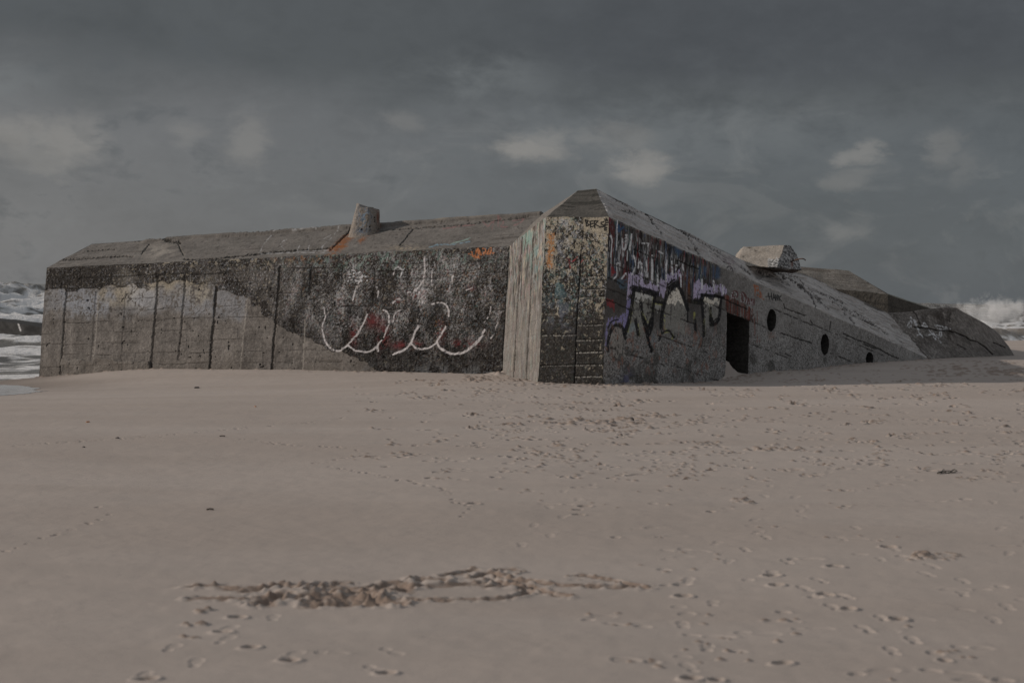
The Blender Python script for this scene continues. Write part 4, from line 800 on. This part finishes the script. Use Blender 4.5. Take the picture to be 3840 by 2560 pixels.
# a dog / bird trail in little dots along the left
for pts, n in (([(20, 1672), (300, 1655), (700, 1625), (1000, 1598), (1250, 1575), (1310, 1560), (1318, 1540)], 110), ([(900, 1645), (1100, 1668), (1300, 1678), (1365, 1695), (1330, 1712), (1180, 1735)], 60), ([(1230, 1745), (1400, 1775), (1560, 1805), (1690, 1840), (1720, 1880), (1780, 1900), (1740, 1940)], 70), ([(30, 2070), (300, 1980), (420, 1930), (330, 1880)], 18), ([(3350, 1535), (3430, 1560), (3300, 1590), (3200, 1610)], 30), ([(3180, 1640), (3260, 1660)], 12), ([(3370, 1670), (3440, 1690)], 12)):
    p = smooth_pts(pts, 12); d = np.concatenate([[0], np.cumsum(np.linalg.norm(np.diff(p, axis=0), axis=1))])
    for k in range(n):
        t = d[-1] * rr.random(); x, y = ground_at(np.interp(t, d, p[:, 0]) + rr.gauss(0, 5), np.interp(t, d, p[:, 1]) + rr.gauss(0, 2))
        footprint(x, y, rr.uniform(-.4, .4), .035 + .03 * rr.random(), .02, rr.uniform(.006, .016), False)
# kicked-up clods in bands
for (u0, u1, v0, v1, n, r_) in ((2040, 2420, 1570, 1592, 70, .05), (2330, 2370, 1570, 1580, 10, .07), (1860, 1970, 1610, 1625, 30, .03), (2200, 2400, 1612, 1622, 40, .03), (1730, 1860, 1412, 1435, 40, .06), (1480, 2100, 1470, 1500, 50, .03), (3480, 3840, 1355, 1415, 150, .07), (3700, 3840, 1385, 1410, 40, .09), (3580, 3620, 1378, 1390, 8, .12), (3380, 3500, 1370, 1395, 25, .06), (2820, 3480, 1385, 1425, 80, .04),
                                (2790, 3020, 1680, 1690, 35, .04), (2400, 2560, 1555, 1562, 25, .04), (2610, 2700, 1655, 1668, 20, .03), (3400, 3600, 2070, 2100, 40, .025), (3420, 3480, 2070, 2090, 12, .04), (2730, 2830, 1870, 1890, 16, .03), (1930, 2250, 1690, 1760, 40, .03), (2380, 2700, 1740, 1790, 40, .03), (1300, 1900, 1440, 1560, 60, .025), (690, 760, 2335, 2345, 8, .03), (730, 800, 2285, 2300, 5, .03), (660, 740, 2385, 2392, 7, .02), (2030, 2420, 1530, 1600, 60, .03)):
    for _ in range(n):
        x, y = ground_at(rr.uniform(u0, u1), rr.uniform(v0, v1)); s_ = r_ * rr.uniform(.4, 1.0); clod(x, y, s_, s_ * rr.uniform(.4, .8))
for p0, p1, n in ((AL_b, AR_b, 60), (C_bl, D_bl, 20), (D_bl, D_tr, 190), (AR_b, C_bl, 30)):      # crumbs along the foot of the walls
    for _ in range(n):
        k = rr.random(); o = rr.random() ** 2 * .5; nrm = np.array([p1[1] - p0[1], p0[0] - p1[0]]); nrm /= np.linalg.norm(nrm)
        x, y = p0[0] + (p1[0] - p0[0]) * k + nrm[0] * (.05 + o), p0[1] + (p1[1] - p0[1]) * k + nrm[1] * (.05 + o); clod(x, y, rr.uniform(.02, .05), rr.uniform(.015, .04))
# the scratched drawing: grooves with crumbly heaped edges
qd_ = lambda pts: crop(pts, 600, 2050, .8078)
draw = [([(155, 186), (250, 184), (330, 192), (450, 192), (600, 184)], 1.0), ([(150, 240), (350, 241), (490, 236)], .8), ([(480, 262), (520, 240), (565, 225)], 1.5), ([(610, 192), (700, 191), (740, 172), (860, 168)], .9), ([(640, 240), (760, 235), (900, 240), (1110, 265)], 1.2), ([(690, 272), (860, 268), (1110, 266)], 1.1), ([(690, 190), (860, 195), (980, 225), (1000, 258)], 1.1), ([(720, 214), (940, 212), (1010, 235)], 1.0), ([(740, 250), (960, 250)], 1.0),
        ([(1110, 212), (1180, 188), (1400, 173), (1550, 166), (1660, 185), (1702, 212), (1600, 236), (1400, 246), (1150, 242)], .75), ([(1000, 190), (1080, 170), (1130, 180), (1112, 212)], 1.1), ([(1195, 152), (1310, 156)], 1.2), ([(1320, 132), (1460, 106)], .7), ([(1470, 142), (1530, 122), (1600, 146), (1720, 160), (1850, 174), (2000, 182), (2240, 190)], .9), ([(1950, 130), (2100, 154), (2240, 186)], .6), ([(1690, 176), (1780, 206), (1890, 228)], .8), ([(400, 205), (560, 178)], .8), ([(1540, 185), (1650, 180)], .9), ([(1590, 110), (1630, 108)], 1.0)]
for pts, s_ in draw:
    g_ = np.array([ground_at(u, v) for u, v in smooth_pts(qd_(pts), 5)])
    Dg = pdist(X, Yg, g_, .2); m = Dg < .2
    w_ = .026 * s_ + .008; x_, y_ = X[m], Yg[m]; jn = vn(x_ * 22, y_ * 22, 41); jn2 = vn(x_ * 45, y_ * 45, 42)
    Brn[m] = np.maximum(Brn[m], .9 * ss(w_ * 2.2, w_ * 1.0, Dg[m] + .05 * (jn - .5)) * (.55 + .45 * ss(.3, .5, jn2)))
    Z[m] += -.022 * s_ * ss(w_ * 1.1, w_ * .3, Dg[m]) + .014 * s_ * np.exp(-((Dg[m] - w_ * 1.7) / (w_ * .9)) ** 2) * ss(.35, .75, jn * .65 + jn2 * .35)
    L = np.linalg.norm(np.diff(g_, axis=0), axis=1).sum()
    for _ in range(int(L * 22 * s_)):
        k = rr.randrange(len(g_)); clod(g_[k, 0] + rr.gauss(0, .03), g_[k, 1] + rr.gauss(0, .03), rr.uniform(.008, .024) * s_ ** .5, rr.uniform(.005, .014))
for _ in range(110):
    x, y = ground_at(*qd_([(rr.uniform(650, 1090), rr.uniform(195, 272))])[0]); clod(x, y, rr.uniform(.010, .026), rr.uniform(.004, .013))
for _ in range(28):
    x, y = ground_at(*qd_([(rr.uniform(1430, 1700), rr.uniform(115, 185))])[0]); clod(x, y, rr.uniform(.010, .026), rr.uniform(.006, .016))

Z += Zc
msand, t, b = principled('beach_sand')
ob = t.node('ShaderNodeTexCoord').outputs['Object']
sp = t.node('ShaderNodeSeparateXYZ'); t.l.new(ob, sp.inputs[0])
mp = t.node('ShaderNodeMapping'); t.l.new(ob, mp.inputs[0]); mp.inputs['Scale'].default_value = (.25, 1.0, 1.0)
n1 = t.noise(mp.outputs[0], .55, 5.0, .55, .4); n2 = t.noise(mp.outputs[0], 3.2, 4.0, .6); n3 = t.noise(ob, 320.0, 3.0, .7); n4 = t.noise(ob, 55.0, 3.0, .6)
cc = t.mix(t.ramp(n1, .3, .7), (.388, .333, .296), (.432, .378, .341)); cc = t.mix(t.m('MULTIPLY', t.ramp(n2, .35, .75), .25), cc, (.335, .30, .272))
cc = t.mix(1.0, cc, t.mix(n3, (.72, .72, .72), (1.28, 1.28, 1.28)), 'MULTIPLY')
wet = t.ramp(t.m('ADD', sp.outputs[2], t.m('MULTIPLY', t.m('SUBTRACT', n1, .5), .25)), -.25, -.55)
cc = t.mix(t.m('MULTIPLY', wet, .8), cc, (.20, .165, .140))
am = t.node('ShaderNodeAttribute'); am.attribute_name = 'dug_brown'
cc = t.mix(am.outputs['Fac'], cc, t.mix(n4, (.15, .108, .083), (.27, .205, .165)))  # darker brown for turned-up sand, also painted into print hollows and grooves
t.l.new(cc, b.inputs['Base Color'])
b.inputs['Specular IOR Level'].default_value = .3
t.put(b.inputs['Roughness'], t.m('SUBTRACT', .92, t.m('MULTIPLY', wet, .35)))
bp = t.node('ShaderNodeBump'); bp.inputs['Strength'].default_value = .35; bp.inputs['Distance'].default_value = .006
t.put(bp.inputs['Height'], t.m('ADD', n3, t.m('MULTIPLY', n4, .8))); t.l.new(bp.outputs[0], b.inputs['Normal'])
nr, nc = X.shape; idx = np.arange(nr * nc).reshape(nr, nc)
sand = mesh_from('sand', np.stack([X, Yg, Z], -1), np.stack([idx[:-1, :-1], idx[:-1, 1:], idx[1:, 1:], idx[1:, :-1]], -1), None, msand, None, True, None, {'dug_brown': Brn}); tag(sand, kind='structure')
sand['label'] = 'trodden warm grey beach sand'; del sand['label']

# ------------------------------------------------------------------ sea
na, nd = 520, 560
aax = np.concatenate([np.linspace(-900, -70, 40), np.linspace(-68, 150, 420), np.linspace(155, 2500, 60)])
dax = np.concatenate([np.linspace(-8, 0, 40)[:-1], np.linspace(0, 130, 400), 130 * np.exp(np.linspace(.02, math.log(9000 / 130), 121))])
AAx, DDx = np.meshgrid(aax, dax); XX = SH0[0] + AAx * SHD[0] + DDx * SHN[0]; YY = SH0[1] + AAx * SHD[1] + DDx * SHN[1]
wp = fbm(AAx * .022, DDx * .02, 4, 301) - .5; wq = fbm(AAx * .07, DDx * .12, 4, 302) - .5
ph = DDx / 11.5 + wp * 3.0 + wq * 1.0
fr = ph - np.floor(ph); crest = np.where(fr < .72, fr / .72, (1 - fr) / .28); crest = crest * crest * (3 - 2 * crest)   # steep shoreward faces
crest = np.where(fr < .28, (fr / .28), (1 - fr) / .72); crest = crest * crest * (3 - 2 * crest)
amp = np.interp(DDx, [-8, 0, 6, 16, 30, 55, 90, 160, 500, 9000], [0, .03, .14, .32, .8, 3.2, 5.0, 3.4, 1.6, 1.0]) * (.45 + 1.1 * fbm(AAx * .04, DDx * .045, 3, 303)) * (1 - .58 * ss(5, 45, AAx))
ch = fbm(AAx * .5, DDx * .8, 5, 304, .6) - .5; ch2 = fbm(AAx * 1.6, DDx * 2.4, 4, 305, .6) - .5
ch3 = fbm(AAx * 3.4, DDx * 3.6, 3, 309, .6) - .5
wvz = SEA + .25 * np.interp(DDx, [0, 12, 40], [0, .4, 1]) * ch3 + amp * (crest - .25) * 1.15 + np.interp(DDx, [-8, 0, 10, 25, 40, 9000], [0, .05, .2, .5, 1.3, 1.3]) * ch * .9 + np.interp(DDx, [-8, 0, 20, 9000], [0, .03, .4, .5]) * ch2
wvz = np.where(DDx < 0, SEA + .02 + .002 * DDx + .02 * ch, wvz)
foam = ss(.50, .85, crest + .9 * ch + .5 * ch2) * ss(3, 10, DDx) + ss(.46, .66, fbm(AAx * .5, DDx * 1.7, 5, 306, .6)) * np.interp(DDx, [-8, 0, 3, 12, 30, 70, 200], [.95, .95, .95, .9, .75, .55, .35])
foam += ss(.54, .60, fbm(AAx * 1.2, DDx * 2.6, 5, 307, .65)) * .6; foam -= ss(.50, .60, fbm(AAx * .8, DDx * 1.6, 5, 308, .65)) * .7 * ss(4, 14, DDx)
x0_, y0_ = P(3785, 1240, 89)[:2]; a0_ = (x0_ - SH0[0]) * SHD[0] + (y0_ - SH0[1]) * SHD[1]; d0_ = offshore(x0_, y0_)
silt = np.exp(-((DDx - d0_ - .6 * wq) / 1.3) ** 2) * ss(14, 8, np.abs(AAx - a0_ - 4)); wvz += .85 * silt * (.8 + .5 * ch); foam *= 1 - silt
foam *= 1 - .7 * ss(10, 45, AAx) * ss(25, 50, DDx)
foam = np.clip(foam, 0, 1)
msea, t, b = principled('sea_water')
at = t.node('ShaderNodeAttribute'); at.attribute_name = 'foam'; ob = t.node('ShaderNodeTexCoord').outputs['Object']
n1 = t.noise(ob, .5, 5.0, .65); n2 = t.noise(ob, 2.6, 5.0, .65)
fm = t.ramp(t.m('ADD', at.outputs['Fac'], t.m('MULTIPLY', t.m('SUBTRACT', t.m('ADD', n1, n2), 1.0), .8)), .25, .85)
as_ = t.node('ShaderNodeAttribute'); as_.attribute_name = 'silt'
wc = t.mix(t.ramp(n1, .35, .65), (.13, .122, .11), (.235, .215, .185)); wc = t.mix(as_.outputs['Fac'], wc, t.mix(n2, (.16, .13, .10), (.42, .36, .30)))
t.l.new(t.mix(fm, wc, (.66, .66, .66)), b.inputs['Base Color'])
t.put(b.inputs['Roughness'], t.m('ADD', .22, t.m('MULTIPLY', fm, .65)))
bp = t.node('ShaderNodeBump'); bp.inputs['Strength'].default_value = .8; bp.inputs['Distance'].default_value = .12
t.put(bp.inputs['Height'], t.m('ADD', n2, t.m('MULTIPLY', n1, .8))); t.l.new(bp.outputs[0], b.inputs['Normal'])
nr, nc = XX.shape; idx = np.arange(nr * nc).reshape(nr, nc)
sea = mesh_from('sea', np.stack([XX, YY, wvz], -1), np.stack([idx[:-1, :-1], idx[:-1, 1:], idx[1:, 1:], idx[1:, :-1]], -1), None, msea, None, True, None, {'foam': foam, 'silt': silt}); tag(sea, kind='structure')

# thin film of backwash on the low sand at the left
fx = np.linspace(-14.5, -8.2, 90); fy = np.linspace(23.5, 29.5, 90); FX, FY = np.meshgrid(fx, fy); un, vn_ = proj(np.stack([FX, FY, 0 * FX + zbase(FX, FY)], -1))
gx0, gy0 = ground_at(-40, 1462); gx1, gy1 = ground_at(150, 1462)
ii = np.clip(np.searchsorted(rowsY, FY), 0, len(rowsY) - 1); jj = np.clip(np.searchsorted(cs_, FX / Wd[ii]), 0, len(cs_) - 1); FZ = zplane[ii, jj] + .004
un, vn_ = proj(np.stack([FX, FY, FZ], -1)); kp = (((un + 60) / 205 + (fbm(FX * 1.2, FY * 1.2, 4, 333) - .5) * .5) ** 2 + ((vn_ - 1462) / 22) ** 2) < 1
idx = np.arange(FX.size).reshape(FX.shape); kk = kp[:-1, :-1] & kp[1:, 1:] & kp[:-1, 1:] & kp[1:, :-1]
mfilm, t, b = principled('backwash_film'); ob = t.node('ShaderNodeTexCoord').outputs['Object']; n1 = t.noise(ob, 3.0, 5, .6)
t.l.new(t.mix(n1, (.42, .42, .42), (.62, .62, .63)), b.inputs['Base Color']); b.inputs['Roughness'].default_value = .12
if kk.any():
    film = mesh_from('backwash_water', np.stack([FX, FY, FZ], -1), np.stack([idx[:-1, :-1], idx[:-1, 1:], idx[1:, 1:], idx[1:, :-1]], -1)[kk], None, mfilm); tag(film, kind='structure')

# dark slab of another sunken ruin standing in the surf
gp = [P(-260, 1180, 60), P(0, 1205, 58), P(90, 1216, 57), P(175, 1232, 56.5), P(330, 1252, 56)]
gb = [p + np.array([0, 0, -1.0]) for p in gp]
Q = Patch(gp, gb, 160, 40); Q.col = np.ones(Q.p.shape) * np.array((.045, .045, .045)) * (.4 + 1.2 * fbm(Q.S * 3, Q.H * 6, 4, 351))[..., None]; Q.col = lerp(Q.col, stroke(Q.U, Q.V, [(68, 1212), (78, 1240)], 4, 1.5, False), (.55, .55, .56))
gtop = [p + np.array([.3, 1.2, 0.05]) for p in gp]; Qt = Patch(gtop, gp, 80, 12); Qt.col = np.ones(Qt.p.shape) * .05
Qb = Patch(gtop, [p + np.array([.3, 1.2, -1.0]) for p in gp], 40, 8, 0, -1); Qb.col = np.ones(Qb.p.shape) * .05
slab = patches_obj('sunken_slab', [Q, Qt, Qb], M_CONC); tag(slab, 'low dark wet slab lying in the surf left of the bunker', 'slab')

# ------------------------------------------------------------------ spray thrown up by a breaker at the right
msp, t, b = principled('sea_spray'); t.n.remove(b)
ob = t.node('ShaderNodeTexCoord').outputs['Object']
vp = t.node('ShaderNodeVolumePrincipled'); n1 = t.noise(ob, 1.1, 6.0, .62, .5); n2 = t.noise(ob, 4.0, 4.0, .6)
ln = t.node('ShaderNodeVectorMath', operation='LENGTH'); mpn = t.node('ShaderNodeMapping'); t.l.new(ob, mpn.inputs[0]); mpn.inputs['Scale'].default_value = (1 / 3.3, 1 / 1.8, 1 / 1.5); t.l.new(mpn.outputs[0], ln.inputs[0])
den = t.ramp(t.m('SUBTRACT', t.m('ADD', t.m('MULTIPLY', n1, 2.3), t.m('MULTIPLY', n2, .45)), t.m('MULTIPLY', ln.outputs['Value'], .95)), .72, 1.12)
t.put(vp.inputs['Density'], t.m('MULTIPLY', den, .85)); vp.inputs['Color'].default_value = (.98, .98, .98, 1)
t.l.new(vp.outputs[0], t.n['Material Output'].inputs['Volume'])
sc_ = P(3735, 1172, 95)
me = bpy.data.meshes.new('sea_spray'); import bmesh
bm = bmesh.new(); bmesh.ops.create_icosphere(bm, subdivisions=4, radius=1.0)
for v_ in bm.verts: v_.co = Vector((v_.co.x * 5.0, v_.co.y * 2.2, v_.co.z * 2.0))
bm.to_mesh(me); bm.free(); me.materials.append(msp)
spray = bpy.data.objects.new('sea_spray', me); COL.objects.link(spray); spray.location = Vector(sc_); tag(spray, kind='stuff')

# ------------------------------------------------------------------ small litter on the sand
def on_sand(u, v, lift=0.0): x, y = ground_at(u, v); return np.array([x, y, sample(x, y) + lift])
def pebble(name, u, v, size, mat, label, cat, flat=.5):
    me = bpy.data.meshes.new(name); bm = bmesh.new(); bmesh.ops.create_icosphere(bm, subdivisions=3, radius=1.0)
    r = random.Random(int(u)); ph_ = r.random() * 6
    for v_ in bm.verts:
        k = 1 + .18 * math.sin(v_.co.x * 3 + ph_) + .12 * math.sin(v_.co.y * 5 + ph_ * 2) ; v_.co = Vector((v_.co.x * size * k, v_.co.y * size * .7 * k, v_.co.z * size * flat * k))
    for f in bm.faces: f.smooth = True
    bm.to_mesh(me); bm.free(); me.materials.append(mat); o = bpy.data.objects.new(name, me); COL.objects.link(o); o.location = Vector(on_sand(u, v, size * flat * .4)); o.rotation_euler = (0, 0, r.random() * 3)
    return tag(o, label, cat)
pebble('pebble', 738, 1455, .042, M_STONE, 'dark pebble on smooth sand below the long wall, nearest the bunker', 'pebble', .55)
pebble('pebble', 440, 1643, .024, M_STONE, 'dark pebble lying on the dotted animal trail at left', 'pebble', .45)
pebble('pebble', 315, 1677, .018, M_STONE, 'small dark pebble just below the dotted animal trail at left', 'pebble', .5)
pebble('shell', 329, 1583, .022, M_SHELL, 'small orange shell on bare sand above the dotted trail', 'shell', .6)
pebble('shell', 957, 1525, .018, M_SHELL, 'tiny reddish shell on bare sand below the middle of the long wall', 'shell', .6)
pebble('pebble', 2365, 1576, .045, M_STONE, 'dark lump sitting in the row of kicked up sand clods', 'pebble', .7)
for (u, v, L, lab) in ((834, 1637, .06, 'short dark driftwood stick lying flat near the dotted trail'), (788, 1913, .05, 'short dark stick alone on the smooth sand above the drawing')):
    p = on_sand(u, v, .008); a = np.array([L / 2, .01, 0]); tag(tube('stick', [p - a, p + np.array([0, .004, .004]), p + a], .006, M_WOOD), lab, 'stick')
weed = thing('seaweed', 'tangled dark seaweed scrap lying on the sand at right', 'seaweed')
def wp_(pts): return [on_sand(3515 + (x - 1980) * .867, 1770 + (y - 430) * .867, h) for x, y, h in pts]
for pts in ([(1980, 438, .01), (2000, 432, .012), (2025, 436, .01), (2050, 434, .012), (2066, 431, .014)], [(1998, 436, .01), (2005, 430, .025), (2012, 427, .015)], [(2035, 434, .01), (2048, 429, .02), (2056, 430, .025), (2065, 433, .02)], [(1990, 437, .012), (2020, 433, .02), (2045, 431, .015)]):
    tube('frond', wp_(pts), .006, M_WEED, weed, 6, .5)
